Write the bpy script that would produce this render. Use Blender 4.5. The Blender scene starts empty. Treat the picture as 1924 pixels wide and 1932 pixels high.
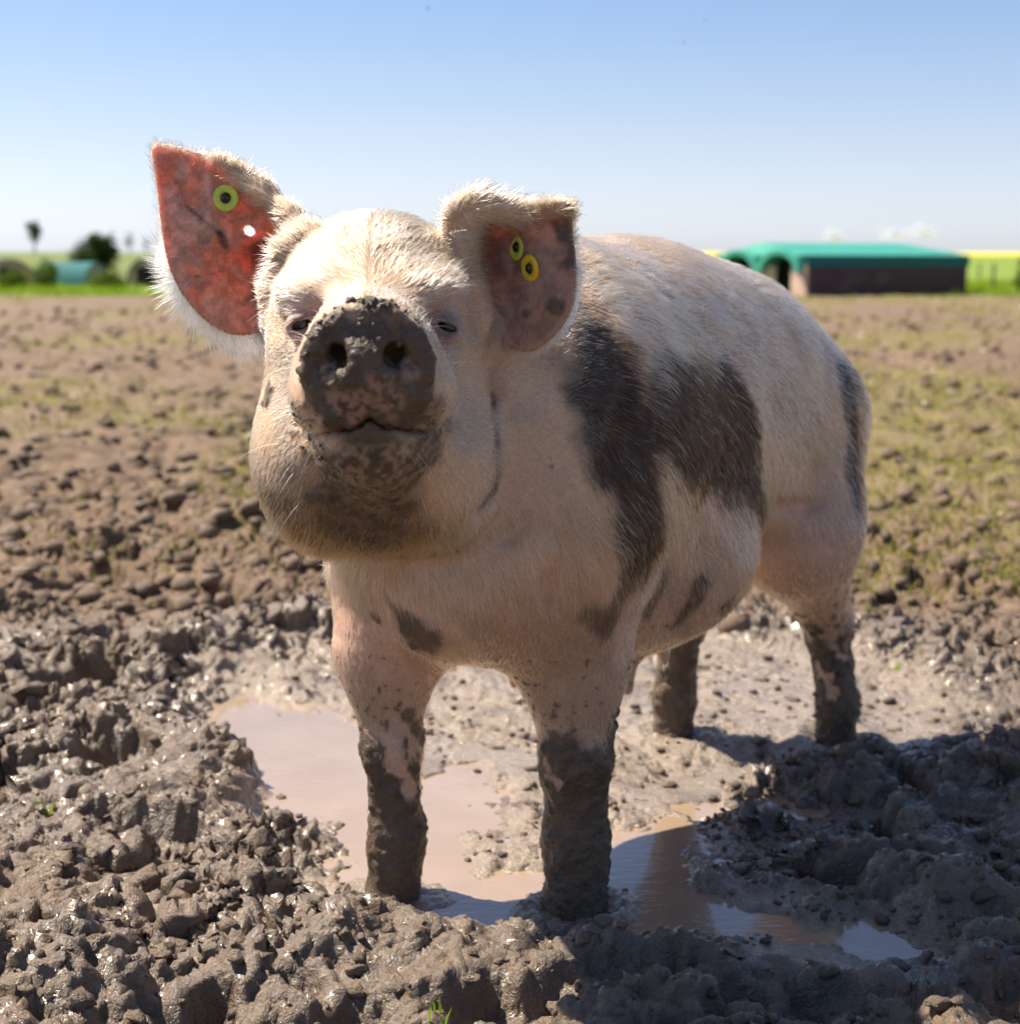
import bpy, math, random
import numpy as np
from mathutils import Vector, Matrix

# ------------------------------------------------------------------ camera, sky, sun, exposure
CAM_H = 0.82
FPX = 2880.0                      # focal length in units of a 1924 px wide picture
PITCH = math.atan((966.0 - 487.0) / FPX)
sc = bpy.context.scene
col = sc.collection
cam_d = bpy.data.cameras.new('camera')
cam = bpy.data.objects.new('camera', cam_d)
col.objects.link(cam)
cam.location = (0, 0, CAM_H)
cam.rotation_euler = (math.pi / 2 - PITCH, 0, 0)
cam_d.sensor_fit = 'HORIZONTAL'
cam_d.sensor_width = 36.0
cam_d.lens = 36.0 * FPX / 1924.0
cam_d.clip_start = 0.05
cam_d.clip_end = 6000.0
cam_d.dof.use_dof = True
cam_d.dof.focus_distance = 1.72
cam_d.dof.aperture_fstop = 5.2
sc.camera = cam

SUN_EL = math.radians(56.0)
SUN_AZ = math.radians(22.0)       # light travels to the right and towards the camera
to_sun = Vector((-math.cos(SUN_AZ) * math.cos(SUN_EL), math.sin(SUN_AZ) * math.cos(SUN_EL), math.sin(SUN_EL)))
world = bpy.data.worlds.new('World')
sc.world = world
world.use_nodes = True
wn = world.node_tree
wn.nodes.clear()
sky = wn.nodes.new('ShaderNodeTexSky')
sky.sky_type = 'NISHITA'
sky.sun_disc = False
sky.sun_elevation = SUN_EL
sky.sun_rotation = math.atan2(to_sun.x, to_sun.y)
sky.altitude = 100.0
sky.air_density = 0.75
sky.dust_density = 0.5
sky.ozone_density = 5.0
bg = wn.nodes.new('ShaderNodeBackground')
bg.inputs['Strength'].default_value = 0.081
wo = wn.nodes.new('ShaderNodeOutputWorld')
# hazy spring air: part of the sky's colour is washed out to a pale blue white
bw = wn.nodes.new('ShaderNodeRGBToBW')
wn.links.new(sky.outputs[0], bw.inputs[0])
hz = wn.nodes.new('ShaderNodeVectorMath'); hz.operation = 'MULTIPLY'
wn.links.new(bw.outputs[0], hz.inputs[0]); hz.inputs[1].default_value = (0.97, 0.985, 1.08)
mxs = wn.nodes.new('ShaderNodeMix'); mxs.data_type = 'RGBA'; # the haze lies low: thick at the skyline, thin overhead
wtc = wn.nodes.new('ShaderNodeTexCoord')
wsx = wn.nodes.new('ShaderNodeSeparateXYZ')
wn.links.new(wtc.outputs['Generated'], wsx.inputs[0])
wmr = wn.nodes.new('ShaderNodeMapRange')
wmr.interpolation_type = 'SMOOTHSTEP'
wmr.inputs['From Min'].default_value = 0.0
wmr.inputs['From Max'].default_value = 0.20
wmr.inputs['To Min'].default_value = 0.72
wmr.inputs['To Max'].default_value = 0.12
wn.links.new(wsx.outputs[2], wmr.inputs[0])
wn.links.new(wmr.outputs[0], mxs.inputs[0])
wn.links.new(sky.outputs[0], mxs.inputs[6]); wn.links.new(hz.outputs[0], mxs.inputs[7])
wn.links.new(mxs.outputs[2], bg.inputs['Color'])
wn.links.new(bg.outputs[0], wo.inputs['Surface'])

sun_d = bpy.data.lights.new('sun', 'SUN')
sun_d.energy = 5.0
sun_d.angle = math.radians(0.53)
sun_d.color = (1.0, 0.905, 0.76)
sun = bpy.data.objects.new('sun', sun_d)
col.objects.link(sun)
sun.rotation_euler = to_sun.to_track_quat('Z', 'Y').to_euler()
sun.location = (-4, 3, 6)

sc.view_settings.view_transform = 'Standard'
sc.view_settings.look = 'None'
sc.view_settings.exposure = 1.06
sc.view_settings.gamma = 1.0
sc.view_settings.use_curve_mapping = False
sc.cycles.use_denoising = True
sc.cycles.max_bounces = 7
sc.cycles.transparent_max_bounces = 12
sc.cycles.sample_clamp_indirect = 6.0
# ------------------------------------------------------------------ small vector helpers
CAM = np.array([0.0, 0.0, CAM_H])
CF = np.array([0.0, math.cos(PITCH), -math.sin(PITCH)])
CU = np.array([0.0, math.sin(PITCH), math.cos(PITCH)])
CR = np.array([1.0, 0.0, 0.0])

def unit(v):
    v = np.asarray(v, float)
    return v / np.linalg.norm(v)

def ray(px, py):
    return CF + CR * (px - 962.0) / FPX - CU * (py - 966.0) / FPX

def on_ground(px, py, z=0.0):
    d = ray(px, py)
    return CAM + d * ((z - CAM_H) / d[2])

def at_y(px, py, y):              # the point on that line of sight that stands y metres away
    d = ray(px, py)
    return CAM + d * (y / d[1])

def on_plane(px, py, p0, n):
    d = ray(px, py)
    return CAM + d * (np.dot(p0 - CAM, n) / np.dot(d, n))

# ------------------------------------------------------------------ the pig as a distance field
FOOT_FL = on_ground(1092, 1715)
FOOT_FR = on_ground(742, 1690)
FOOT_HL = on_ground(1578, 1400)
FOOT_HR = on_ground(1272, 1388)
PIG_O = (FOOT_HL + FOOT_HR) / 2
_fr = (FOOT_FL + FOOT_FR) / 2
PF = unit(_fr - PIG_O)                       # forward
PL = np.array([-PF[1], PF[0], 0.0])          # the pig's left
LEN = float(np.linalg.norm(_fr - PIG_O))

def B(u, v, z):                              # pig frame -> world
    return PIG_O + PF * u + PL * v + np.array([0, 0, z])

def to_b(P):
    Q = P - PIG_O
    return np.stack([Q @ PF, Q @ PL, Q[..., 2]], -1)

HEAD_O = at_y(707, 640, 1.66)
HF = unit([0.045, -1.0, -0.03])
_hu = unit([-0.02, 0, 1.0])
HR_ = unit(np.cross(_hu, HF)) * 1.0          # image right when facing the camera
if HR_[0] < 0: HR_ = -HR_
HU = unit(np.cross(HR_, -HF)) 
if HU[2] < 0: HU = -HU

def H(x, y, z):
    return HEAD_O + HR_ * x + HF * y + HU * z

def to_h(P):
    Q = P - HEAD_O
    return np.stack([Q @ HR_, Q @ HF, Q @ HU], -1)

def smin(a, b, k):
    h = np.maximum(k - np.abs(a - b), 0.0) / k
    return np.minimum(a, b) - h * h * k * 0.25

def smax(a, b, k):
    return -smin(-a, -b, k)

def ell(P, c, r, ax=None):
    Q = P - c
    if ax is not None:
        Q = np.stack([Q @ ax[0], Q @ ax[1], Q @ ax[2]], -1)
    r = np.asarray(r, float)
    k0 = np.sqrt(((Q / r) ** 2).sum(-1)) + 1e-9
    k1 = np.sqrt(((Q / (r * r)) ** 2).sum(-1)) + 1e-9
    return k0 * (k0 - 1.0) / k1

def cone(P, a, b, ra, rb):
    ba = b - a
    h = np.clip(((P - a) @ ba) / np.dot(ba, ba), 0, 1)
    return np.sqrt(((P - a - h[..., None] * ba) ** 2).sum(-1)) - (ra + (rb - ra) * h)

def poly2d(a, b, V):                         # signed distance to a polygon
    d = np.full(a.shape, 1e9)
    s = np.ones(a.shape)
    n = len(V)
    for i in range(n):
        ex, ey = V[i - 1][0] - V[i][0], V[i - 1][1] - V[i][1]
        wx, wy = a - V[i][0], b - V[i][1]
        t = np.clip((wx * ex + wy * ey) / (ex * ex + ey * ey + 1e-12), 0, 1)
        d = np.minimum(d, (wx - ex * t) ** 2 + (wy - ey * t) ** 2)
        c1 = b >= V[i][1]
        c2 = b < V[i - 1][1]
        c3 = ex * wy > ey * wx
        allc = (c1 & c2 & c3) | (~c1 & ~c2 & ~c3)
        s = np.where(allc, -s, s)
    return s * np.sqrt(d)

def smooth_closed(pts, n=3):                 # Chaikin corner cutting
    V = [np.asarray(p, float) for p in pts]
    for _ in range(n):
        W = []
        for i in range(len(V)):
            p, q = V[i], V[(i + 1) % len(V)]
            W += [p * .75 + q * .25, p * .25 + q * .75]
        V = W
    return V

AXB = (PF, PL, np.array([0, 0, 1.0]))
AXH = (HR_, HF, HU)

def tilt(ax, i, j, ang):
    c, s = math.cos(ang), math.sin(ang)
    o = list(ax)
    o[i], o[j] = ax[i] * c + ax[j] * s, ax[j] * c - ax[i] * s
    return tuple(o)

# ears: an outline in the ear's own plane, a bowl-shaped sheet 8 mm thick
class Ear:
    def __init__(s, px, base_px, y, n, bowl, hole=None):
        s.o = at_y(base_px[0], base_px[1], y)
        s.n = unit(n)                                  # towards the side that is hollow
        s.a = unit(np.cross([0, 0, 1.0], s.n)); 
        if s.a[0] < 0: s.a = -s.a
        s.b = unit(np.cross(s.n, s.a)); 
        if s.b[2] < 0: s.b = -s.b
        s.V = smooth_closed([s.uv(on_plane(x, yy, s.o, s.n)) for x, yy in px], 2)
        s.bowl = bowl
        s.hole = None if hole is None else s.uv(on_plane(hole[0], hole[1], s.o, s.n))
    def uv(s, p):
        q = p - s.o
        return np.array([q @ s.a, q @ s.b])
    def c0(s, a, b):
        return s.bowl(a, b)
    def loc(s, P):
        q = P - s.o
        return q @ s.a, q @ s.b, q @ s.n
    def point(s, px, py, lift=0.0):                    # a point on the hollow side of the sheet
        a, b = s.uv(on_plane(px, py, s.o, s.n))
        for _ in range(3):
            p = s.o + s.a * a + s.b * b + s.n * (s.bowl(np.array([a]), np.array([b]))[0])
            q = on_plane(px, py, p, s.n)
            a, b = s.uv(q)
        return s.o + s.a * a + s.b * b + s.n * (s.bowl(np.array([a]), np.array([b]))[0] + lift)
    def sdf(s, P, t=0.0036):
        a, b, c = s.loc(P)
        d2 = poly2d(a, b, s.V)
        dc = np.abs(c - s.bowl(a, b)) * 0.85 - t * np.clip(1.0 + -d2 * 12, 0.8, 1.6)
        d = smax(dc, d2, 0.008)
        if s.hole is not None:
            hd = np.hypot(a - s.hole[0], b - s.hole[1]) - 0.0062
            d = smax(d, -hd, 0.003)
        return d

EAR_R = Ear([(286, 266), (330, 272), (400, 292), (462, 322), (512, 366), (556, 416), (592, 460), (600, 540),
             (575, 610), (520, 612), (498, 606), (478, 628), (440, 638), (408, 626), (370, 592), (336, 542), (316, 484),
             (308, 420), (300, 345)],
            (530, 520), 1.715, (-0.30, -0.95, 0.05),
            lambda a, b: -0.055 * np.exp(-(((a + 0.030) / 0.036) ** 2 + ((b + 0.002) / 0.080) ** 2))
                         + 0.9 * np.maximum(-a - 0.05, 0) ** 2 - 0.35 * np.maximum(b - 0.04, 0) ** 2
                         + 0.0035 * np.exp(-((b + 0.012 - 0.18 * (a + 0.07)) / 0.006) ** 2) * np.exp(-((a + 0.075) / 0.03) ** 2)
                         + 0.0030 * np.exp(-((b - 0.045 + 0.75 * (a + 0.08)) / 0.006) ** 2) * np.exp(-((a + 0.085) / 0.03) ** 2),
            hole=(451, 432))
EAR_L = Ear([(868, 408), (884, 386), (920, 376), (960, 392), (1000, 394), (1040, 386), (1078, 388), (1082, 440), (1090, 510),
             (1086, 575), (1062, 622), (1015, 666), (975, 668), (946, 642), (932, 600), (915, 585), (885, 560), (862, 480)],
            (905, 500), 1.690, (-0.28, -0.95, 0.0),
            lambda a, b: -0.040 * np.exp(-(((a - 0.024) / 0.028) ** 2 + ((b - 0.008) / 0.055) ** 2))
                         - 1.1 * np.maximum(a - 0.05, 0) ** 2 + 0.5 * np.maximum(b - 0.045, 0))

NOSE = at_y(692, 694, 1.425)

def head_sdf(P):
    hd = ell(P, H(0, -0.075, 0.028), (0.112, 0.130, 0.108), AXH)
    hd = smin(hd, ell(P, H(0, -0.035, -0.112), (0.127, 0.120, 0.130), AXH), 0.07)
    hd = smin(hd, cone(P, H(0, -0.01, 0.0), NOSE + HF * -0.05, 0.098, 0.054), 0.06)
    hd = smin(hd, cone(P, H(0, 0.02, -0.100), NOSE + HF * -0.060 + HU * -0.070, 0.092, 0.052), 0.045)
    for s in (-1, 1):
        hd = smin(hd, ell(P, H(0.062 * s, 0.044, 0.056), (0.038, 0.048, 0.022), AXH), 0.030)        # brow
        hd = smin(hd, ell(P, H(0.068 * s, -0.005, -0.138), (0.064, 0.085, 0.085), AXH), 0.05)       # jowl
        hd = smin(hd, ell(P, NOSE + HF * -0.075 + HU * -0.030 + HR_ * (0.045 * s), (0.036, 0.055, 0.036), AXH), 0.03)   # upper lip
    sn = cone(P, NOSE + HF * -0.07, NOSE + HF * -0.025, 0.056, 0.047)
    hd = smin(hd, sn, 0.03)
    dk = to_h(P) - to_h(NOSE[None])[0]
    rr = np.sqrt((dk[..., 0] / 1.04) ** 2 + (dk[..., 2] / np.where(dk[..., 2] > 0, 1.05, 0.96)) ** 2) - 0.0585
    disc = smax(rr, np.abs(dk[..., 1] + 0.012 - 0.06 * dk[..., 2]) - 0.013, 0.010)
    hd = smin(hd, disc, 0.010)
    for s in (-1, 1):                                                        # nostrils
        c = NOSE + HR_ * (0.0275 * s) + HU * 0.010
        hd = smax(hd, -cone(P, c + HF * 0.02, c + HF * -0.045 + HU * 0.01 + HR_ * (-0.006 * s), 0.0105, 0.011), 0.009)
        hd = smax(hd, -cone(P, c + HF * 0.008, c + HF * 0.004 + HR_ * (0.018 * s) + HU * -0.010, 0.0080, 0.003), 0.007)
    return hd

def head_hit(px, py):
    t = np.arange(1.2, 2.0, 0.001)
    L = CAM + t[:, None] * ray(px, py)
    f = head_sdf(L)
    return L[np.argmax(f < 0)]

EYE_R = head_hit(567, 612) + HF * 0.002
EYE_L = head_hit(844, 617) + HF * 0.002

def head_detail(P, d):
    Q = to_h(P)
    nz = to_h(NOSE[None])[0]
    ax = np.abs(Q[..., 0] - nz[0])
    mz = nz[2] - 0.046 - 0.012 * (1 - np.exp(-ax / 0.012)) - 0.16 * ax
    wd = 0.0030 * np.clip(1.25 - ax / 0.075, 0, 1)
    groove = np.where(Q[..., 1] > 0.05, np.abs(Q[..., 2] - mz) - wd, 1.0)
    groove = np.where(ax < 0.085, groove, 1.0)
    dep = 0.012 * np.clip(1.15 - ax / 0.080, 0, 1)
    d = smax(d, -smax(groove, -(d + dep), 0.004), 0.006)
    for e, s in ((EYE_R, -1), (EYE_L, 1)):
        m = np.sqrt(((P - e) ** 2).sum(-1)) < 0.06
        if not m.any(): continue
        Pm, dm = P[m], d[m]
        dm = smax(dm, -ell(Pm, e + HF * 0.012 + HU * -0.002 + HR_ * (-0.010 * s), (0.034, 0.013, 0.017), AXH), 0.024)
        ball = np.sqrt(((Pm - (e + HF * -0.013)) ** 2).sum(-1)) - 0.0170
        dm = smin(dm, ball, 0.014)
        Qe = Pm - e
        ex, ey, ez = Qe @ HR_, Qe @ HF, Qe @ HU
        sl = np.sqrt((ex / 0.0098) ** 2 + ((ez + 0.35 * ex * s) / 0.0043) ** 2) - 1.0
        slit = smax(sl * 0.0045, -ey - 0.012, 0.002)
        dm = smax(dm, -slit, 0.0025)
        fold = np.abs(np.hypot(ex / 1.35, ez + 0.003 + 0.2 * ex * s) - 0.0165) - 0.0008
        fold = np.where((np.abs(ey) < 0.04), fold, 1.0)
        dm = smax(dm, -smax(fold, -(dm + 0.0028), 0.002), 0.006)
        d[m] = dm
    return d

def trunk_sdf(P):
    S = lambda *a: np.array(a, float)
    d = ell(P, B(0.49, 0.0, 0.588), (0.44, 0.190, 0.262), AXB)
    d = smin(d, ell(P, B(0.13, 0.0, 0.575), (0.24, 0.162, 0.205), tilt(AXB, 0, 2, 0.25)), 0.12)
    d = smin(d, ell(P, B(0.76, 0.0, 0.590), (0.22, 0.185, 0.235)), 0.12)
    d = smin(d, ell(P, B(0.56, 0.0, 0.405), (0.22, 0.145, 0.130)), 0.10)      # belly
    d = smin(d, cone(P, B(0.82, -0.01, 0.63), H(0.01, -0.12, -0.03), 0.20, 0.135), 0.08)      # neck
    d = smin(d, cone(P, B(0.86, 0.0, 0.485), H(0.01, -0.12, -0.16), 0.15, 0.10), 0.08)
    m = P[:, 2] < 0.72
    if m.any():
        d[m] = legs_sdf(P[m], d[m])
    m = P[:, 2] < 0.42
    if m.any():
        Pm, dm = P[m], d[m]
        for u, z in ((0.36, 0.318), (0.455, 0.290), (0.56, 0.272), (0.66, 0.280)):
            for s in (-1, 1):
                b0 = B(u + 0.01 * s, 0.062 * s, z)
                tt = cone(Pm, b0 + S(0, 0, 0.02), b0 + S(0.004 * s, 0, -0.038), 0.020, 0.0065)
                dm = smin(dm, tt, 0.022)
        d[m] = dm
    d = smin(d, cone(P, B(-0.10, 0, 0.66), B(-0.16, 0.01, 0.58), 0.02, 0.012), 0.03)         # tail
    d = smin(d, cone(P, B(-0.16, 0.01, 0.58), B(-0.155, 0.02, 0.46), 0.012, 0.006), 0.01)
    return d

FOLDS = []
def legs_sdf(P, d):
    for s, F in ((1, FOOT_FL), (-1, FOOT_FR)):
        fb = to_b(F[None])[0]
        g = 0.90 if s > 0 else 0.76
        sh = B(0.81, (0.093 if s > 0 else -0.118), 0.50)
        el_ = B(fb[0] - 0.003, (0.097 if s > 0 else -0.116), 0.335)
        kn = B(fb[0] + 0.006, (0.108 if s > 0 else fb[1] + 0.006), 0.205)
        pa = B(fb[0] - 0.002, fb[1] + (-0.006 if s > 0 else 0.006), 0.085)
        ft = B(fb[0] + 0.012, fb[1], -0.07)
        leg = cone(P, sh, el_, 0.120, 0.060)
        leg = smin(leg, cone(P, el_, kn, 0.066 * g, 0.047 * g), 0.06)
        leg = smin(leg, cone(P, kn, pa, 0.047 * g, 0.0395 * g), 0.02)
        leg = smin(leg, cone(P, pa, ft, 0.039 * g, 0.050 * g), 0.03)
        d = smin(d, leg, 0.06)
    for s, F in ((1, FOOT_HL), (-1, FOOT_HR)):
        fb = to_b(F[None])[0]
        hip = B(0.07, 0.070 * s, 0.56)
        st = B(0.120, 0.112 * s, 0.40)
        hk = B(fb[0] + 0.018, fb[1] * 0.75 + 0.108 * s * 0.25 - 0.014 * s, 0.215)
        pa = B(fb[0] + 0.002, fb[1], 0.07)
        ft = B(fb[0] + 0.012, fb[1], -0.07)
        leg = cone(P, hip, st, 0.132, 0.094)
        leg = smin(leg, cone(P, st, hk, 0.090, 0.037), 0.07)
        leg = smin(leg, cone(P, hk, pa, 0.036, 0.030), 0.03)
        leg = smin(leg, cone(P, pa, ft, 0.030, 0.036), 0.03)
        d = smin(d, leg, 0.045)
    # fold of skin in front of the stifle
    for pts in FOLDS:
        for i in range(len(pts) - 1):
            a, b = pts[i], pts[i + 1]
            m = np.sqrt(((P - (a + b) / 2) ** 2).sum(-1)) < 0.16
            if m.any():
                d[m] = smax(d[m], -cone(P[m], a, b, 0.0045, 0.0045 if i < len(pts) - 2 else 0.001), 0.018)
    return d

def trunk_hit(px, py):
    t = np.arange(1.4, 3.0, 0.002)
    L = CAM + t[:, None] * ray(px, py)
    f = trunk_sdf(L)
    return L[np.argmax(f < 0)]
def mirror(p):
    b = to_b(p[None])[0]
    return B(b[0], -b[1], b[2])
_f = [[trunk_hit(*p) for p in l] for l in ([(1462, 950), (1490, 957), (1520, 956), (1548, 948)], [(1040, 1060), (1034, 1100), (1040, 1140)], [(985, 985), (960, 1010), (925, 1020)], [(1238, 1070), (1208, 1120), (1186, 1180), (1174, 1228)])]
FOLDS = _f + [[mirror(p) for p in l] for l in _f]

EAR_RIM = ((EAR_R, [(572, 446), (540, 480), (517, 545), (512, 604)], (0.015, 0.015, 0.013, 0.011)),
           (EAR_L, [(868, 412), (868, 465), (884, 540), (914, 606)], (0.017, 0.012, 0.011, 0.010)),
           (EAR_L, [(874, 404), (908, 384), (962, 396), (1068, 394)], (0.015, 0.013, 0.010, 0.006)),
           (EAR_R, [(588, 452), (552, 410), (500, 360), (420, 306)], (0.014, 0.010, 0.008, 0.004)))

_erp = {}
def ear_rim_pts(e, rim, k):
    if k not in _erp:
        _erp[k] = [at_y(x, y, 1.695) for x, y in rim] if k < 2 else [e.point(x, y, 0.006) for x, y in rim]
    return _erp[k]

def pig_sdf(P, ears=True, only_head=False):
    P = np.asarray(P, float)
    if only_head: return head_sdf(P)
    d = trunk_sdf(P)
    m = np.sqrt(((P - HEAD_O) ** 2).sum(-1)) < 0.40
    if not m.any(): return d
    Pm = P[m]
    dm = smin(d[m], head_sdf(Pm), 0.012)
    dm = head_detail(Pm, dm)
    if ears:
        for k_, (e, rim, rr) in enumerate(EAR_RIM):
            q = np.sqrt(((Pm - e.o) ** 2).sum(-1)) < 0.27
            if q.any():
                dq = smin(dm[q], e.sdf(Pm[q]), 0.022) if k_ < 2 else dm[q]
                pts = ear_rim_pts(e, rim, k_)
                for i in range(3):
                    dq = smin(dq, cone(Pm[q], pts[i], pts[i + 1], rr[i], rr[i + 1]), 0.02)
                dm[q] = dq
    for i in range(len(JOWL_FOLD) - 1):
        a, b = JOWL_FOLD[i], JOWL_FOLD[i + 1]
        q = np.sqrt(((Pm - (a + b) / 2) ** 2).sum(-1)) < 0.10
        if q.any():
            dm[q] = smax(dm[q], -cone(Pm[q], a, b, 0.0060, 0.0060), 0.014)
    d[m] = dm
    return d

JOWL_FOLD = []
def pig_hit(px, py):
    t = np.arange(1.3, 3.0, 0.002)
    L = CAM + t[:, None] * ray(px, py)
    return L[np.argmax(pig_sdf(L) < 0)]
JOWL_FOLD = [pig_hit(*p) for p in ((927, 690), (930, 740), (935, 800), (940, 850), (941, 890), (932, 930), (910, 958))]
# ------------------------------------------------------------------ noise
def _h(ix, iy, iz, seed):
    n = (ix.astype(np.int64) * 73856093) ^ (iy.astype(np.int64) * 19349663) ^ (iz.astype(np.int64) * 83492791) ^ (seed * 374761393)
    n = (n ^ (n >> 13)) * 1274126177 & 0x7fffffff
    n = (n ^ (n >> 16)) * 668265263 & 0x7fffffff
    return ((n ^ (n >> 15)) & 0xffffff) / float(0xffffff)

def vn3(P, f, seed=0):                       # value noise in space, 0..1
    Q = P * f
    I = np.floor(Q).astype(np.int64)
    F = Q - I
    F = F * F * (3 - 2 * F)
    o = 0
    for dx in (0, 1):
        wx = F[..., 0] if dx else 1 - F[..., 0]
        for dy in (0, 1):
            wy = F[..., 1] if dy else 1 - F[..., 1]
            for dz in (0, 1):
                wz = F[..., 2] if dz else 1 - F[..., 2]
                o = o + wx * wy * wz * _h(I[..., 0] + dx, I[..., 1] + dy, I[..., 2] + dz, seed)
    return o

def fbm3(P, f, seed=0, n=3):
    o, a, s = 0, 1.0, 0
    for i in range(n):
        o = o + a * vn3(P, f * 2 ** i, seed + i)
        s += a
        a *= 0.5
    return o / s

def vn2(x, y, f, seed=0):
    X, Y = x * f, y * f
    ix, iy = np.floor(X).astype(np.int64), np.floor(Y).astype(np.int64)
    fx, fy = X - ix, Y - iy
    fx, fy = fx * fx * fx * (fx * (fx * 6 - 15) + 10), fy * fy * fy * (fy * (fy * 6 - 15) + 10)
    z = np.zeros_like(ix)
    a, b = _h(ix, iy, z, seed), _h(ix + 1, iy, z, seed)
    c, d = _h(ix, iy + 1, z, seed), _h(ix + 1, iy + 1, z, seed)
    return (a * (1 - fx) + b * fx) * (1 - fy) + (c * (1 - fx) + d * fx) * fy

def fbm2(x, y, f, seed=0, n=4, g=0.5):
    o, a, s = 0, 1.0, 0
    for i in range(n):
        o = o + a * vn2(x + 13.7 * i, y - 7.3 * i, f * 2 ** i, seed + i)
        s += a
        a *= g
    return o / s

def sstep(a, b, x):
    t = np.clip((x - a) / (b - a), 0, 1)
    return t * t * (3 - 2 * t)

# ------------------------------------------------------------------ mesh helpers
def mesh_np(name, V, F, smooth=True):
    me = bpy.data.meshes.new(name)
    V = np.asarray(V, np.float32)
    F = np.asarray(F, np.int32)
    k = F.shape[1]
    me.vertices.add(len(V))
    me.vertices.foreach_set('co', V.ravel())
    me.loops.add(F.size)
    me.loops.foreach_set('vertex_index', F.ravel())
    me.polygons.add(len(F))
    me.polygons.foreach_set('loop_start', np.arange(0, F.size, k, dtype=np.int32))
    me.polygons.foreach_set('loop_total', np.full(len(F), k, np.int32))
    if smooth:
        me.polygons.foreach_set('use_smooth', np.ones(len(F), bool))
    me.update(calc_edges=True)
    return me

def set_float(me, name, arr):
    a = me.attributes.new(name, 'FLOAT', 'POINT')
    a.data.foreach_set('value', np.ascontiguousarray(arr, np.float32))

def set_color(me, name, arr):
    a = me.attributes.new(name, 'FLOAT_COLOR', 'POINT')
    c = np.ones((len(arr), 4), np.float32)
    c[:, :3] = arr
    a.data.foreach_set('color', c.ravel())

def link(name, me, mat=None, parent=None, **props):
    o = bpy.data.objects.new(name, me)
    col.objects.link(o)
    if mat is not None:
        me.materials.append(mat)
    if parent is not None:
        o.parent = parent
        o.matrix_parent_inverse = parent.matrix_world.inverted()
    for k, v in props.items():
        o[k] = v
    return o

def thing(name, loc, label, cat, group=None):
    o = bpy.data.objects.new(name, None)
    col.objects.link(o)
    o.empty_display_size = 0.1
    o.location = loc
    o['label'] = label
    o['category'] = cat
    if group:
        o['group'] = group
    o.matrix_world = Matrix.Translation(Vector(loc))
    return o

def tri_normals(V, F):
    a, b, c = V[F[:, 0]], V[F[:, 1]], V[F[:, 2]]
    return np.cross(b - a, c - a)

# ------------------------------------------------------------------ node helpers
class NT:
    def __init__(s, name):
        s.m = bpy.data.materials.new(name)
        s.m.use_nodes = True
        s.t = s.m.node_tree
        s.t.nodes.clear()
        s.out = s.t.nodes.new('ShaderNodeOutputMaterial')
    def n(s, typ, **kw):
        nd = s.t.nodes.new('ShaderNode' + typ)
        for k, v in kw.items():
            if k.startswith('_'):
                setattr(nd, k[1:], v)
            else:
                key = int(k[1:]) if k[0] == 'i' and k[1:].isdigit() else k.replace('_', ' ')
                sk = nd.inputs[key]
                if isinstance(v, bpy.types.NodeSocket):
                    s.t.links.new(v, sk)
                else:
                    sk.default_value = v
        return nd
    def l(s, a, b):
        s.t.links.new(a, b)
    def attr(s, name):
        nd = s.t.nodes.new('ShaderNodeAttribute')
        nd.attribute_name = name
        return nd
    def math(s, op, a, b=None, clamp=False):
        nd = s.t.nodes.new('ShaderNodeMath')
        nd.operation = op
        nd.use_clamp = clamp
        for i, v in enumerate((a, b)):
            if v is None: continue
            if isinstance(v, bpy.types.NodeSocket): s.t.links.new(v, nd.inputs[i])
            else: nd.inputs[i].default_value = v
        return nd.outputs[0]
    def mix(s, f, a, b, blend='MIX'):
        nd = s.t.nodes.new('ShaderNodeMix')
        nd.data_type = 'RGBA'
        nd.blend_type = blend
        for k, v in ((0, f), (6, a), (7, b)):
            if isinstance(v, bpy.types.NodeSocket): s.t.links.new(v, nd.inputs[k])
            else: nd.inputs[k].default_value = v if k == 0 else (tuple(v) + (1,))[:4]
        return nd.outputs[2]
    def noise(s, scale, detail=3, rough=0.5, vec=None, dist=0.0):
        nd = s.t.nodes.new('ShaderNodeTexNoise')
        nd.inputs['Scale'].default_value = scale
        nd.inputs['Detail'].default_value = detail
        nd.inputs['Roughness'].default_value = rough
        nd.inputs['Distortion'].default_value = dist
        if vec is not None: s.t.links.new(vec, nd.inputs['Vector'])
        return nd.outputs[0]
    def ramp(s, fac, stops):
        nd = s.t.nodes.new('ShaderNodeValToRGB')
        e = nd.color_ramp.elements
        while len(e) < len(stops): e.new(0.5)
        for i, (p, c) in enumerate(stops):
            e[i].position = p
            e[i].color = (c, c, c, 1) if not hasattr(c, '__len__') else tuple(c) + (1,)
        s.t.links.new(fac, nd.inputs[0])
        return nd.outputs[0]

def simple_mat(name, color, rough=0.7, noise_scale=8.0, var=0.25, bump=0.0, bump_scale=60.0, metallic=0.0, **kw):
    m = NT(name)
    tc = m.n('TexCoord')
    n1 = m.noise(noise_scale, 4, 0.6, tc.outputs['Object'])
    c = m.mix(n1, tuple(x * (1 - var) for x in color), tuple(min(1, x * (1 + var)) for x in color))
    p = m.n('BsdfPrincipled', Base_Color=c, Roughness=rough, Metallic=metallic)
    if bump:
        bn = m.n('Bump', Strength=bump, Distance=0.01, Height=m.noise(bump_scale, 3, 0.6, tc.outputs['Object']))
        m.l(bn.outputs[0], p.inputs['Normal'])
    m.l(p.outputs[0], m.out.inputs[0])
    return m.m
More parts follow.
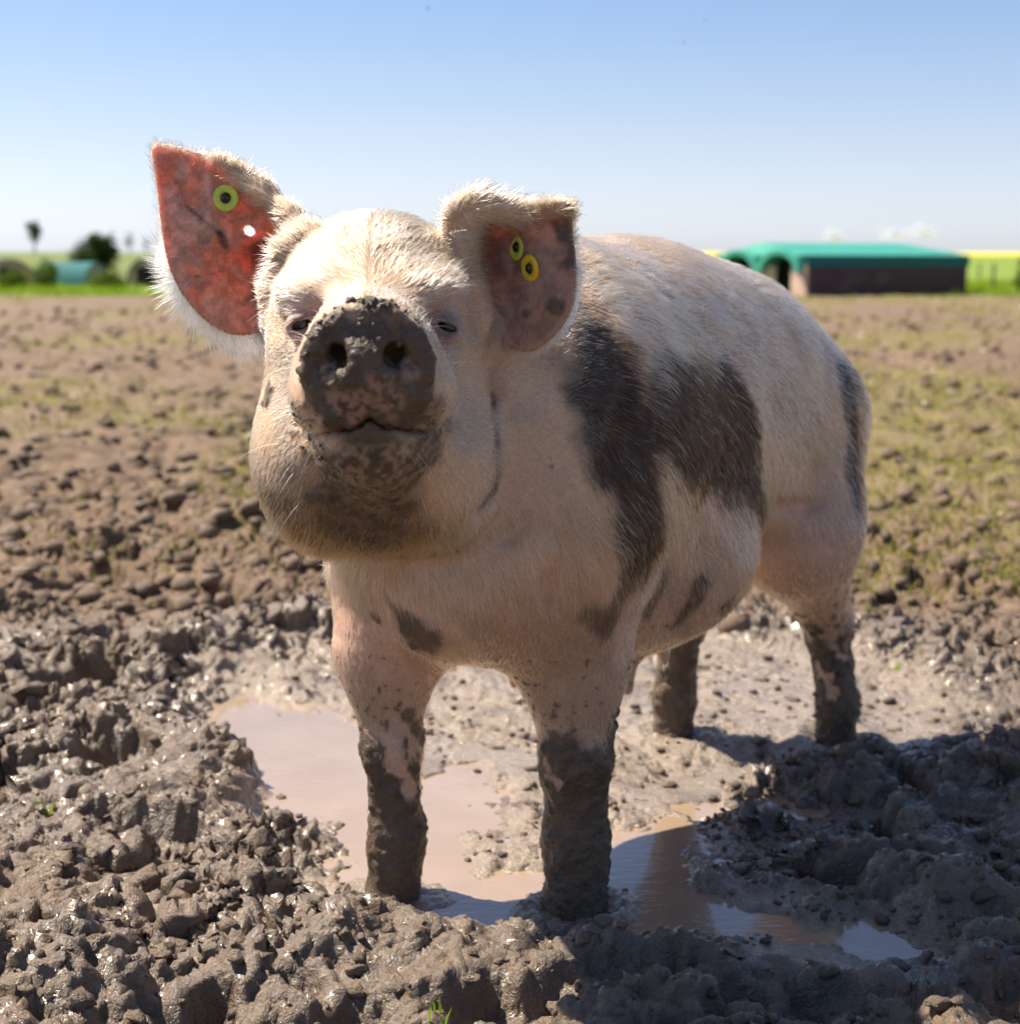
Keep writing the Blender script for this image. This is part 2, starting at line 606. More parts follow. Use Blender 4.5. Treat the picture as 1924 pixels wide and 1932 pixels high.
# ------------------------------------------------------------------ the pig's surface
def surface_nets(lo, hi, h, fn):
    k = 4
    n = [int(math.ceil((hi[i] - lo[i]) / (h * k))) for i in range(3)]
    gx = [lo[i] + h * k * (np.arange(n[i]) + 0.5) - h * 0.5 for i in range(3)]
    C = np.stack(np.meshgrid(*gx, indexing='ij'), -1).reshape(-1, 3)
    dc = fn(C).reshape(n)
    act = np.abs(dc) < h * k * 1.05
    D = np.repeat(np.repeat(np.repeat(dc.astype(np.float32), k, 0), k, 1), k, 2)
    A = np.repeat(np.repeat(np.repeat(act, k, 0), k, 1), k, 2)
    idx = np.argwhere(A)
    P = np.array(lo) + idx * h
    D[idx[:, 0], idx[:, 1], idx[:, 2]] = fn(P).astype(np.float32)
    S = D < 0
    X, Y, Z = S.shape
    # cells that the surface cuts
    cnt = np.zeros((X - 1, Y - 1, Z - 1), np.int8)
    for a in (0, 1):
        for b in (0, 1):
            for c in (0, 1):
                cnt += S[a:X - 1 + a, b:Y - 1 + b, c:Z - 1 + c]
    cell = np.argwhere((cnt > 0) & (cnt < 8))
    vid = np.full((X - 1, Y - 1, Z - 1), -1, np.int32)
    vid[cell[:, 0], cell[:, 1], cell[:, 2]] = np.arange(len(cell))
    corners = [(a, b, c) for a in (0, 1) for b in (0, 1) for c in (0, 1)]
    vals = {cc: D[cell[:, 0] + cc[0], cell[:, 1] + cc[1], cell[:, 2] + cc[2]] for cc in corners}
    acc = np.zeros((len(cell), 3))
    num = np.zeros(len(cell))
    for c0 in corners:
        for ax in range(3):
            if c0[ax]: continue
            c1 = list(c0); c1[ax] = 1; c1 = tuple(c1)
            v0, v1 = vals[c0], vals[c1]
            m = (v0 < 0) != (v1 < 0)
            t = np.where(m, v0 / np.where(m, v0 - v1, 1), 0)
            p = np.tile(np.array(c0, float), (len(cell), 1))
            p[:, ax] = t
            acc[m] += p[m]
            num[m] += 1
    V = np.array(lo) + h * (cell + acc / num[:, None])
    faces = []
    for ax in range(3):
        b, c = (ax + 1) % 3, (ax + 2) % 3
        sl0 = [slice(None)] * 3; sl1 = [slice(None)] * 3
        sl0[ax] = slice(0, -1); sl1[ax] = slice(1, None)
        e = S[tuple(sl0)] != S[tuple(sl1)]
        ed = np.argwhere(e)
        ok = (ed[:, b] > 0) & (ed[:, c] > 0) & (ed[:, b] < S.shape[b] - 1) & (ed[:, c] < S.shape[c] - 1)
        ed = ed[ok]
        q = []
        for db, dc_ in ((-1, -1), (0, -1), (0, 0), (-1, 0)):
            t = ed.copy(); t[:, b] += db; t[:, c] += dc_
            q.append(vid[t[:, 0], t[:, 1], t[:, 2]])
        q = np.stack(q, 1)
        flip = ~S[ed[:, 0], ed[:, 1], ed[:, 2]]
        q[flip] = q[flip][:, ::-1]
        faces.append(q)
    return V, np.concatenate(faces)

def sdf_b(Q):                                   # in the pig frame
    return pig_sdf(PIG_O + Q[:, :1] * PF + Q[:, 1:2] * PL + Q[:, 2:3] * np.array([[0, 0, 1.0]]))

PV, PFc = surface_nets((-0.26, -0.37, -0.085), (1.36, 0.30, 1.02), 0.0032, sdf_b)
PW = PIG_O + PV[:, :1] * PF + PV[:, 1:2] * PL + PV[:, 2:3] * np.array([[0, 0, 1.0]])

def sdf_grad(P, e=0.0012):
    g = np.zeros_like(P)
    f = np.zeros(len(P))
    for k in ((1, -1, -1), (-1, -1, 1), (-1, 1, -1), (1, 1, 1)):
        k = np.array(k, float)
        s = pig_sdf(P + k * e)
        g += k * s[:, None]
        f += s * 0.25
    L = np.linalg.norm(g, axis=1) + 1e-12
    return f, g / L[:, None], L / (4 * e)

f_, g_, L_ = sdf_grad(PW)
PW = PW - g_ * np.clip(f_ / np.maximum(L_, 0.4), -0.002, 0.002)[:, None]
PN = g_
# ------------------------------------------------------------------ colouring of the pig, in its own coordinates
def hits(pts):                                   # where a line of sight first meets the pig
    t = np.arange(1.25, 3.0, 0.003)
    out = []
    for px, py in pts:
        L = CAM + t[:, None] * ray(px, py)
        f = pig_sdf(L)
        neg = f < 0
        i = np.argmax(neg) if neg.any() else f.argmin()
        out.append(L[i])
    return np.array(out)

def crop2(pts):
    return [(901.9 + x * .5446, 400.8 + y * .5446) for x, y in pts]

PATCH = hits(crop2([(345, 375), (430, 360), (480, 440), (525, 520), (568, 650), (600, 500), (640, 440), (700, 490), (790, 500),
    (850, 500), (900, 560), (945, 650), (965, 740), (970, 830), (985, 930), (1000, 1050), (975, 1090), (950, 1040), (925, 1000), (880, 965), (830, 975),
    (760, 955), (700, 930), (660, 870), (622, 840), (612, 900), (630, 1000), (640, 1150), (610, 1200), (560, 1240), (520, 1230),
    (480, 1170), (465, 1080), (470, 1000), (430, 950), (390, 920), (370, 850), (330, 760), (300, 660), (290, 560), (320, 480)]))
ELBOW = hits(crop2([(510, 1215), (565, 1230), (545, 1300), (500, 1350), (470, 1460), (420, 1490), (375, 1440), (345, 1400), (375, 1350), (440, 1370), (480, 1320)]))
STREAK = [hits(crop2([(560, 1400), (590, 1350), (640, 1230), (665, 1250), (620, 1340), (590, 1410)])),
          hits(crop2([(740, 1270), (800, 1230), (800, 1300), (760, 1370), (700, 1430), (650, 1450), (700, 1380)])),
          hits(crop2([(820, 1370), (885, 1330), (880, 1370), (840, 1400)])),
          hits(crop2([(840, 1000), (880, 980), (905, 1010), (870, 1040)]))]
RUMP = hits(crop2([(1243, 500), (1262, 480), (1290, 560), (1306, 700), (1318, 850), (1322, 1000), (1318, 1080), (1296, 1000), (1275, 880), (1280, 760), (1262, 650), (1236, 540)]))
CHIN = hits([(585, 835), (640, 812), (690, 795), (760, 812), (835, 815), (832, 850), (808, 880), (792, 920), (782, 980), (768, 1020), (700, 1040), (630, 1020), (598, 950)])
LIP = hits([(775, 715), (812, 722), (838, 765), (842, 820), (800, 850), (755, 838), (742, 800)])
LIPL = hits([(548, 800), (560, 755), (590, 750), (622, 790), (625, 835), (590, 850), (560, 830)])
NECKMUD = hits([(715, 1105), (745, 1140), (790, 1165), (828, 1195), (838, 1215), (815, 1232), (785, 1228), (762, 1200), (748, 1160)])
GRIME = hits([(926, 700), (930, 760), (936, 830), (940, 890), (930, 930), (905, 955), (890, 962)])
SPOTS = [(hits([(710, 1163)])[0], 0.012), (hits([(1045, 1392)])[0], 0.014), (hits([(1075, 1390)])[0], 0.010),
         (hits([(770, 1345)])[0], 0.012), (hits([(785, 1375)])[0], 0.013), (hits([(795, 1395)])[0], 0.010),
         (hits([(1580, 1180)])[0], 0.008), (hits([(505, 740)])[0], 0.018),
         (hits([(1045, 575)])[0], 0.011), (hits([(1060, 570)])[0], 0.006), (hits([(992, 590)])[0], 0.005),
         (hits([(1040, 880)])[0], 0.003), (hits([(1005, 1510)])[0], 0.01), (hits([(590, 940)])[0], 0.008)]

def in_poly(P, poly, to, i, j, soft, namp=0.012, nf=60, seed=3, stretch=None):
    A = to(poly)
    Q = to(P)
    n1 = fbm3(P, nf, seed, 3) - 0.5
    n2 = fbm3(P + 5.3, nf, seed + 9, 3) - 0.5
    a = Q[:, i] + n1 * namp * 2
    b = Q[:, j] + n2 * namp * 2
    d = poly2d(a, b, [(p[i], p[j]) for p in A])
    return sstep(soft, -soft, d)

def seg_mask(P, pts, r):
    d = np.full(len(P), 1e9)
    for i in range(len(pts) - 1):
        d = np.minimum(d, cone(P, pts[i], pts[i + 1], 0, 0))
    return sstep(r, r * 0.4, d)

BOUND = lambda P, poly, m: (np.sqrt(((P - poly.mean(0)) ** 2).sum(1)) < np.sqrt(((poly - poly.mean(0)) ** 2).sum(1)).max() + m)

def masks(P, N, jitter=None):
    n = len(P)
    b = to_b(P)
    q = to_h(P)
    Pj = P if jitter is None else P + jitter
    M = {}
    dark = np.zeros(n)
    left = b[:, 1] > 0.02
    for poly, s_, na in [(PATCH, 0.014, 0.014), (ELBOW, 0.008, 0.008), (RUMP, 0.008, 0.010)] + [(x, 0.006, 0.005) for x in STREAK]:
        m = BOUND(P, poly, 0.05) & left
        if m.any():
            v = in_poly(Pj[m], poly, to_b, 0, 2, s_, na, 45)
            if poly is not PATCH and poly is not RUMP: v = v * 0.8
            dark[m] = np.maximum(dark[m], v)
    M['dark'] = dark
    # mud: lower legs, snout, chin
    nz = fbm3(P * np.array([1.5, 1.5, 0.7]), 20, 21, 4) - 0.5
    hind = b[:, 0] < 0.40
    rightside = b[:, 1] < 0
    top = np.where(hind, np.where(rightside, 0.34, 0.205), np.where(rightside, 0.222, 0.218))
    mud = sstep(0.018, -0.018, b[:, 2] - top - nz * 0.21) * (b[:, 2] < 0.36)
    spat = sstep(0.62, 0.70, fbm3(P, 130, 23, 2) - 0.9 * np.maximum(b[:, 2] - top, 0)) * (b[:, 2] < top + 0.14) * 0.85
    mud = np.maximum(mud, spat)
    # bare pink tongues reaching down into the mud of the legs
    for (px, py, px2, py2, r) in ((742, 1420, 775, 1490, .011), (795, 1330, 800, 1480, .012), (1030, 1440, 1055, 1475, .007), (1545, 1260, 1570, 1310, .010), (1575, 1220, 1590, 1235, .008)):
        a = hits_cache(px, py); c = hits_cache(px2, py2)
        mud = np.minimum(mud, 1 - sstep(r * 1.3, r * 0.8, cone(P, a, c, 0, 0) + (fbm3(P, 70, 24, 3) - 0.5) * 0.026))
    heads = np.sqrt(((P - HEAD_O) ** 2).sum(1)) < 0.34
    hm = np.zeros(n)
    front = heads & (q[:, 1] > -0.12)
    if front.any():
        Pf, qf = P[front], q[front]
        h = np.zeros(len(Pf))
        nzq = qf - to_h(NOSE[None])[0]
        rr = np.hypot(nzq[:, 0], nzq[:, 2])
        nn = fbm3(Pf, 55, 5, 3) - 0.5
        # the nose disc and the top of the snout
        disc = sstep(-0.050, -0.030, nzq[:, 1] - 0.02 + nn * 0.03 - 0.25 * np.maximum(nzq[:, 2], 0)) * sstep(0.086, 0.070, rr)
        pinkish = sstep(0.030, 0.012, np.hypot((nzq[:, 0] - 0.002) / 1.25, (nzq[:, 2] + 0.030) / 0.9) + nn * 0.060)
        pinkish = np.maximum(pinkish, sstep(0.012, 0.006, np.hypot(nzq[:, 0] - 0.040, nzq[:, 2] + 0.002) + nn * 0.012) * 0.8)
        pinkish = np.maximum(pinkish, sstep(0.010, 0.005, np.hypot(nzq[:, 0] + 0.036, nzq[:, 2] + 0.004) + nn * 0.012) * 0.6)
        fine = fbm3(Pf, 190, 33, 2)
        pinkish = pinkish * sstep(0.34, 0.60, fine)
        h = np.maximum(h, disc * (1 - 0.7 * pinkish))
        fr = qf[:, 1] > 0.0
        h = np.maximum(h, in_poly(Pf, CHIN, to_h, 0, 2, 0.016, 0.022, 40, 7) * fr * (0.60 + 0.40 * sstep(0.30, 0.62, fine)))
        h = np.maximum(h, in_poly(Pf, LIP, to_h, 0, 2, 0.010, 0.014, 60, 8) * fr * (0.55 + 0.45 * sstep(0.3, 0.6, fine)))
        h = np.maximum(h, in_poly(Pf, LIPL, to_h, 0, 2, 0.010, 0.012, 70, 9) * fr * 0.75 * sstep(0.42, 0.60, fbm3(Pf, 160, 31, 2)))
        hm[front] = h
        M['pinknose'] = np.zeros(n); M['pinknose'][front] = disc * pinkish
    else:
        M['pinknose'] = np.zeros(n)
    m = BOUND(P, NECKMUD, 0.05)
    if m.any():
        hm[m] = np.maximum(hm[m], in_poly(P[m], NECKMUD, to_b, 1, 2, 0.006, 0.008, 50, 11) * 0.9)
    for c, r in SPOTS:
        m = np.sqrt(((P - c) ** 2).sum(1)) < r * 2.5
        if m.any():
            dd = np.sqrt(((P[m] - c) ** 2).sum(1)) / r + (fbm3(P[m], 90, 13, 2) - 0.5) * 1.3
            hm[m] = np.maximum(hm[m], sstep(1.1, 0.6, dd) * 0.85)
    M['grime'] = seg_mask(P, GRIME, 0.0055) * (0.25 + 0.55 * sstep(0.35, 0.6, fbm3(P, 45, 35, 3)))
    M['mud'] = np.maximum(mud, hm)
    # brown stain along the underside of the jaw and jowl
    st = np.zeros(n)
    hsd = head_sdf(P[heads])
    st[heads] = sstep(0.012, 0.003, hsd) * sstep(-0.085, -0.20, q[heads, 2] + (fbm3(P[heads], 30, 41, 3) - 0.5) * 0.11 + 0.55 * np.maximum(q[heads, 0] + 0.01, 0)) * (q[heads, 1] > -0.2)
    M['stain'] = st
    # ears
    ear = np.zeros(n); rim = np.zeros(n); inner = np.zeros(n)
    for e, lim in ((EAR_R, 0.0), (EAR_L, 0.0)):
        a, bb, c = e.loc(P)
        m = (np.sqrt(((P - e.o) ** 2).sum(1)) < 0.26)
        am, bm, cm = a[m], bb[m], c[m]
        d2 = poly2d(am, bm, e.V)
        sheet = sstep(0.016, 0.009, np.abs(cm - e.bowl(am, bm))) * (d2 < 0.006)
        side = am < -0.006 if e is EAR_R else am > -0.004
        sheet = sheet * side
        ear[m] = np.maximum(ear[m], sheet)
        inn = sheet * (N[m] @ e.n > 0.0)
        inner[m] = np.maximum(inner[m], inn * sstep(-0.003, -0.010, d2))
        rim[m] = np.maximum(rim[m], sheet * sstep(-0.010, 0.0, d2))
    M['ear'], M['rim'], M['inner'] = ear, rim, inner
    return M

_hc = {}
def hits_cache(px, py):
    if (px, py) not in _hc: _hc[(px, py)] = hits([(px, py)])[0]
    return _hc[(px, py)]

def mixc(c, col_, w):
    return c * (1 - w[:, None]) + np.asarray(col_, float)[None] * w[:, None]

C_SKIN = (0.68, 0.47, 0.31); C_PINK = (0.71, 0.435, 0.315); C_DARK = (0.018, 0.011, 0.007); C_MUD = (0.135, 0.092, 0.060)
C_STAIN = (0.19, 0.112, 0.05); C_EAR = (0.80, 0.47, 0.34)

def streaks(P, lo, hi, seed):                     # dirt drawn out along the lie of the coat
    b = to_b(P)
    t = b[:, 0] * 0.72 + b[:, 2] * 0.69
    s_ = b[:, 0] * 0.69 - b[:, 2] * 0.72
    Q = np.stack([t * 0.35, s_ * 1.6, b[:, 1] * 0.8], 1)
    return sstep(lo, hi, fbm3(Q, 16, seed, 4) * 0.65 + fbm3(P, 6, seed + 5, 2) * 0.35)

def skin_colour(P, N, M):
    b = to_b(P)
    n1 = fbm3(P, 9, 51, 3); n2 = fbm3(P, 45, 61, 3); n3 = fbm3(P * np.array([1, 1, 0.4]), 70, 71, 2)
    c = np.tile(np.array(C_SKIN), (len(P), 1))
    pink = np.clip(sstep(0.62, 0.40, b[:, 2]) * 0.9 + (n1 - 0.5) * 0.8, 0, 1)
    c = mixc(c, C_PINK, pink)
    c = c * (0.86 + 0.28 * n2)[:, None]
    c = mixc(c, (0.36, 0.24, 0.14), 0.6 * streaks(P, 0.46, 0.70, 7))          # dried dirt
    q = to_h(P)
    headw = (np.sqrt(((P - HEAD_O) ** 2).sum(1)) < 0.26) * (q[:, 1] > -0.14)
    fore = headw * sstep(0.05, 0.10, q[:, 2]) * sstep(0.38, 0.58, fbm3(P, 20, 55, 3))
    c = mixc(c, (0.26, 0.175, 0.11), fore * 0.75)
    for e in (EYE_R, EYE_L):
        r = np.sqrt(((P - e) ** 2).sum(1))
        c = mixc(c, (0.46, 0.33, 0.33), sstep(0.045, 0.020, r) * 0.7)
        c = mixc(c, (0.17, 0.105, 0.09), sstep(0.0165, 0.0085, r + (n2 - 0.5) * 0.006) * 0.9)
    c = mixc(c, (0.40, 0.36, 0.30), headw * sstep(0.50, 0.66, fbm3(P, 17, 57, 3)) * (q[:, 2] < 0.03) * 0.5)
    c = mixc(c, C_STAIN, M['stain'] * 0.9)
    c = mixc(c, C_EAR, M['inner'] * 0.9)
    lefte = (np.sqrt(((P - EAR_L.o) ** 2).sum(1)) < 0.2)
    c = mixc(c, (0.40, 0.235, 0.16), M['inner'] * lefte * 0.9)  # browner here: less sun shining through, put into the colour
    blot = sstep(0.48, 0.62, fbm3(P, 34, 81, 4)) * (1 - 0.7 * lefte)
    c = mixc(c, (0.86, 0.29, 0.15), M['inner'] * blot * 0.85)
    c = c * (1 - M['inner'] * 0.30 * sstep(0.35, 0.65, fbm3(P, 130, 83, 2)))[:, None]
    grime = sstep(0.58, 0.74, fbm3(P, 75, 85, 4))
    c = mixc(c, (0.20, 0.115, 0.075), M['inner'] * grime * 0.55)
    c = mixc(c, (0.20, 0.14, 0.09), M['rim'] * 0.75)
    c = mixc(c, C_DARK, M['dark'] * 0.92)
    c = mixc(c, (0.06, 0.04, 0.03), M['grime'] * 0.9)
    c = mixc(c, (0.42, 0.22, 0.19), M['pinknose'] * (1 - M['mud'] * 0.5))
    mc = np.array(C_MUD)[None] * (0.50 + 0.85 * fbm3(P, 55, 91, 3))[:, None] * np.where(headw > 0, 0.86, 1.0)[:, None]
    mw = np.clip(M['mud'], 0, 1)[:, None]
    c = c * (1 - mw) + mc * mw
    return np.clip(c, 0.01, 0.9)

PM = masks(PW, PN)

PC = skin_colour(PW, PN, PM)
# scars and a dark fold line of the big ear, a smear of mud along the edge of the small ear
for pts, r in (([(355, 388), (385, 415), (418, 442)], 0.0022), ([(418, 442), (428, 462)], 0.0035), ([(375, 522), (405, 516), (438, 508)], 0.0018)):
    L = [EAR_R.point(x, y, 0.004) for x, y in pts]
    w = seg_mask(PW, L, r * 1.9) * 0.85
    PC = mixc(PC, (0.05, 0.022, 0.016), w)
w = seg_mask(PW + (fbm3(PW, 90, 3, 2) - 0.5)[:, None] * 0.012, [EAR_L.point(x, y) for x, y in ((1058, 400), (1064, 440), (1068, 470), (1078, 500))], 0.013) * PM['ear']
PC = mixc(PC, (0.07, 0.05, 0.038), w * 0.9)
# shade in the ear hollows, painted dark into the skin colour
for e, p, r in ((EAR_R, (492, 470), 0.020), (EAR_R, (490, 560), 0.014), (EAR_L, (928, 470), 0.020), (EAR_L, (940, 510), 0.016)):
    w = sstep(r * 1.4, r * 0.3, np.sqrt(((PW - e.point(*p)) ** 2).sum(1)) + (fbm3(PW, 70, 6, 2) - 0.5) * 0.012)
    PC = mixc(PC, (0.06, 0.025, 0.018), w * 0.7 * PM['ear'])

# caked mud stands proud of the skin
lump = fbm3(PW, 95, 15, 3)
lowleg = (PW[:, 2] < 0.30)
PW2 = PW + PN * (PM['mud'] * (np.maximum(lump - 0.40, 0) * np.where(lowleg, 0.012, 0.013)))[:, None] \
         + PN * ((1 - PM['mud']) * (1 - PM['ear']) * (fbm3(PW, 22, 17, 3) - 0.5) * 0.0045)[:, None]

pig = thing('pig', tuple(B(0.4, 0, 0.0)), 'muddy pink pig with dark flank patches standing in the wallow, facing out', 'pig')

def make_pig_mat():
    m = NT('pig_skin')
    c = m.attr('col'); mud = m.attr('mud'); sss = m.attr('sss')
    tc = m.n('TexCoord')
    n = m.noise(260, 4, 0.6, tc.outputs['Object'])
    c2 = m.mix(0.5, c.outputs['Color'], m.ramp(n, [(0.25, (0.35, 0.32, 0.30)), (0.75, (1.0, 1.0, 1.0))]), 'MULTIPLY')
    r = m.math('ADD', m.math('MULTIPLY', mud.outputs['Fac'], -0.16), m.math('ADD', m.math('MULTIPLY', n, 0.25), 0.42))
    nb = m.noise(420, 5, 0.65, tc.outputs['Object'])
    nm = m.noise(170, 4, 0.6, tc.outputs['Object'])
    hgt = m.math('ADD', m.math('MULTIPLY', nb, 0.25), m.math('MULTIPLY', m.math('MULTIPLY', nm, mud.outputs['Fac']), 1.4))
    bp = m.n('Bump', Strength=0.55, Distance=0.004, Height=hgt)
    p = m.n('BsdfPrincipled', Base_Color=c2, Roughness=r, Normal=bp.outputs[0])
    p.inputs['Specular IOR Level'].default_value = 0.4
    m.l(sss.outputs['Fac'], p.inputs['Subsurface Weight'])
    p.inputs['Subsurface Radius'].default_value = (1.0, 0.22, 0.13)
    p.inputs['Subsurface Scale'].default_value = 0.024
    m.l(p.outputs[0], m.out.inputs[0])
    return m.m

body_me = mesh_np('body', PW2 - B(0.4, 0, 0.0), PFc)
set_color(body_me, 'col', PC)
set_float(body_me, 'mud', PM['mud'])
set_float(body_me, 'sss', np.clip(PM['ear'] * (1 - PM['mud']), 0, 1) * np.where(np.sqrt(((PW - EAR_L.o) ** 2).sum(1)) < 0.2, 0.35, 0.88))
body = bpy.data.objects.new('body', body_me)
col.objects.link(body)
body.parent = pig
body_me.materials.append(make_pig_mat())
# ------------------------------------------------------------------ bristles
def make_hair(nh=210000, seed=4):
    rng = np.random.default_rng(seed)
    T = np.concatenate([PFc[:, [0, 1, 2]], PFc[:, [0, 2, 3]]])
    tn = tri_normals(PW2, T)
    area = np.linalg.norm(tn, axis=1)
    cen = PW2[T].mean(1)
    b = to_b(cen)
    hd_ = np.sqrt(((cen - HEAD_O) ** 2).sum(1)) < 0.30
    ear_t = PM['ear'][T].mean(1); inner_t = PM['inner'][T].mean(1); mud_t = PM['mud'][T].mean(1)
    dens = np.ones(len(T))
    dens *= 1 - 0.85 * sstep(0.25, 0.7, inner_t)
    dens = np.where(hd_, dens * 1.7, dens)
    dens *= 1 - 0.55 * mud_t
    nzq = to_h(cen) - to_h(NOSE[None])[0]
    dens *= np.where((nzq[:, 1] > -0.035) & (np.hypot(nzq[:, 0], nzq[:, 2]) < 0.075), 0.0, 1.0)
    for e in (EYE_R, EYE_L):
        dens *= sstep(0.012, 0.024, np.sqrt(((cen - e) ** 2).sum(1)))
    dens *= np.where((ear_t > 0.4) & (inner_t < 0.3), 3.0, 1.0)
    dens *= np.where(b[:, 2] < 0.0, 0.0, 1.0)
    dens *= np.where((b[:, 2] < 0.42), 0.75, 1.0)
    w = area * dens
    ti = rng.choice(len(T), nh, p=w / w.sum())
    u, v = rng.random(nh), rng.random(nh)
    fl = u + v > 1
    u[fl], v[fl] = 1 - u[fl], 1 - v[fl]
    W = np.stack([1 - u - v, u, v], 1)
    tri = T[ti]
    R = (PW2[tri] * W[..., None]).sum(1)
    N = (PN[tri] * W[..., None]).sum(1)
    N /= np.linalg.norm(N, axis=1)[:, None]
    g = {k: (PM[k][tri] * W).sum(1) for k in PM}
    b = to_b(R)
    q = to_h(R)
    Z = np.array([0, 0, 1.0])
    # direction of the coat
    wz = np.clip((b[:, 2] - 0.42) / 0.30, 0, 1)
    D = -PF[None] * (0.25 + 0.75 * wz)[:, None] - Z[None] * (1.0 - 0.62 * wz)[:, None]
    fc = R - NOSE
    fc = fc / np.linalg.norm(fc, axis=1)[:, None]
    hw = sstep(0.32, 0.24, np.sqrt(((R - HEAD_O) ** 2).sum(1)))[:, None] * sstep(-0.20, -0.08, q[:, 1])[:, None]
    side = np.sign(q[:, :1]) * HR_[None] * 0.5
    low = sstep(-0.08, -0.16, q[:, 2])[:, None]
    D = D * (1 - hw) + (fc + side * 0.6 - Z[None] * low * 1.2) * hw
    for e in (EAR_R, EAR_L):
        c = e.o + e.a * (-0.09 if e is EAR_R else 0.07) + e.n * 0.02
        out = R - c
        out = out / (np.linalg.norm(out, axis=1)[:, None] + 1e-6)
        m = (g['ear'] > 0.3) & (np.sqrt(((R - e.o) ** 2).sum(1)) < 0.26)
        D[m] = out[m] * 1.0 - Z * 0.15
    nx = np.stack([fbm3(R, 16, 101, 2), fbm3(R, 16, 111, 2), fbm3(R, 16, 121, 2)], 1) - 0.5
    nf = np.stack([vn3(R, 60, 131), vn3(R, 60, 141), vn3(R, 60, 151)], 1) - 0.5
    D = D / np.linalg.norm(D, axis=1)[:, None] + nx * 0.9 + nf * 0.7 + rng.normal(0, 0.13, (nh, 3))
    D -= N * (D * N).sum(1)[:, None]
    D /= np.linalg.norm(D, axis=1)[:, None] + 1e-6
    # length
    L = np.full(nh, 0.020)
    L += 0.012 * sstep(0.60, 0.80, b[:, 2])
    L = np.where(b[:, 2] < 0.42, 0.012, L)
    L = np.where(hw[:, 0] > 0.5, 0.009 + 0.012 * sstep(0.03, 0.09, q[:, 2]) + 0.015 * sstep(-0.15, -0.22, q[:, 2]), L)
    L = np.where(g['dark'] > 0.4, L * 1.15, L)
    L = np.where(g['ear'] > 0.4, 0.012, L)
    for e in (EAR_R,):
        a, bb, c = e.loc(R)
        m = (g['ear'] > 0.3) & (g['inner'] < 0.4) & (np.sqrt(((R - e.o) ** 2).sum(1)) < 0.26)
        d2 = np.full(nh, -1.0)
        d2[m] = poly2d(a[m], bb[m], e.V)
        fringe = m & (d2 > -0.022) & (bb < 0.03)
        L[fringe] = 0.030
    L = np.where(g['inner'] > 0.4, 0.008, L)
    L *= np.clip(1 - 0.45 * g['mud'], 0.3, 1) * rng.uniform(0.55, 1.25, nh)
    lift = np.where(g['ear'] > 0.4, 0.35, np.where(hw[:, 0] > 0.5, 0.20, 0.16)) * rng.uniform(0.4, 1.5, nh)
    K = 5
    t = np.linspace(0, 1, K)
    tip = D + N * lift[:, None] - Z[None] * 0.10
    pts = R[:, None, :] - N[:, None, :] * 0.0008 + (N[:, None, :] * (lift * 0.8)[:, None, None] * (t * (1 - t))[None, :, None]
          + tip[:, None, :] * t[None, :, None]) * L[:, None, None]
    # colour
    blond = np.array([0.92, 0.71, 0.43])[None] * rng.uniform(0.60, 1.18, nh)[:, None]
    white = np.array([0.97, 0.88, 0.71])[None] * rng.uniform(0.8, 1.05, nh)[:, None]
    wm = (streaks(R, 0.40, 0.62, 47) * sstep(0.45, 0.75, b[:, 2]))[:, None]
    C = blond * (1 - wm) + white * wm
    dirt = (streaks(R, 0.48, 0.60, 27) * (0.85 - 0.30 * sstep(0.66, 0.80, b[:, 2])))[:, None]
    tan = (sstep(0.60, 0.80, b[:, 0]) * sstep(0.70, 0.52, b[:, 2]) * (1 - hw[:, 0]) * 0.55)[:, None]
    C = C * (1 - tan) + np.array([0.74, 0.49, 0.26])[None] * tan
    odd = (rng.random(nh) < 0.07)[:, None] * 0.8
    C = C * (1 - odd) + np.array([0.26, 0.17, 0.09])[None] * odd
    fore = ((hw[:, 0] > 0.5) * sstep(0.05, 0.10, q[:, 2]) * sstep(0.38, 0.58, fbm3(R, 20, 55, 3)) * 0.6)[:, None]
    C = C * (1 - fore) + np.array([0.24, 0.165, 0.10])[None] * fore
    C = C * (1 - dirt) + np.array([0.40, 0.27, 0.15])[None] * dirt
    top = (sstep(0.80, 0.845, b[:, 2]) * sstep(0.42, 0.55, fbm3(R, 18, 181, 2)) * 0.6)[:, None]
    C = C * (1 - top) + np.array([0.36, 0.25, 0.13])[None] * top
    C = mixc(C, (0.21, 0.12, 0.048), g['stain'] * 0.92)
    M2 = masks(R, N, jitter=rng.normal(0, 0.004, (nh, 3)) - D * rng.uniform(-0.012, 0.045, nh)[:, None])
    dk = np.clip(M2['dark'] * 1.05 - 0.05, 0, 1) * (rng.random(nh) < 0.93)
    dcol = np.array([0.022, 0.012, 0.006])[None] * rng.uniform(0.5, 2.0, nh)[:, None]
    C = C * (1 - dk[:, None]) + dcol * dk[:, None]
    C = mixc(C, (0.06, 0.042, 0.030), np.clip(g['grime'], 0, 1))
    mm = np.clip(g['mud'] * 1.2, 0, 1)
    C = C * (1 - mm[:, None]) + (np.array([0.085, 0.060, 0.040])[None] * rng.uniform(0.6, 1.6, nh)[:, None]) * mm[:, None]
    upper = np.zeros(nh)
    for e in (EAR_R, EAR_L):
        ea, eb, ec = e.loc(R)
        upper = np.maximum(upper, (np.sqrt(((R - e.o) ** 2).sum(1)) < 0.26) * sstep(0.02, 0.06, eb + 0.35 * (ea if e is EAR_R else -ea * 0)))
    rimb = np.clip(np.maximum(g['rim'], g['ear']) * 1.3, 0, 1) * (rng.random(nh) < 0.85) * upper
    C = mixc(C, (0.22, 0.15, 0.09), rimb * 0.8)
    rad = np.where(g['ear'] > 0.4, 0.00026, 0.00040) * rng.uniform(0.7, 1.2, nh)
    # pale lashes over the eyes and whiskers on the muzzle
    extra, ec = [], []
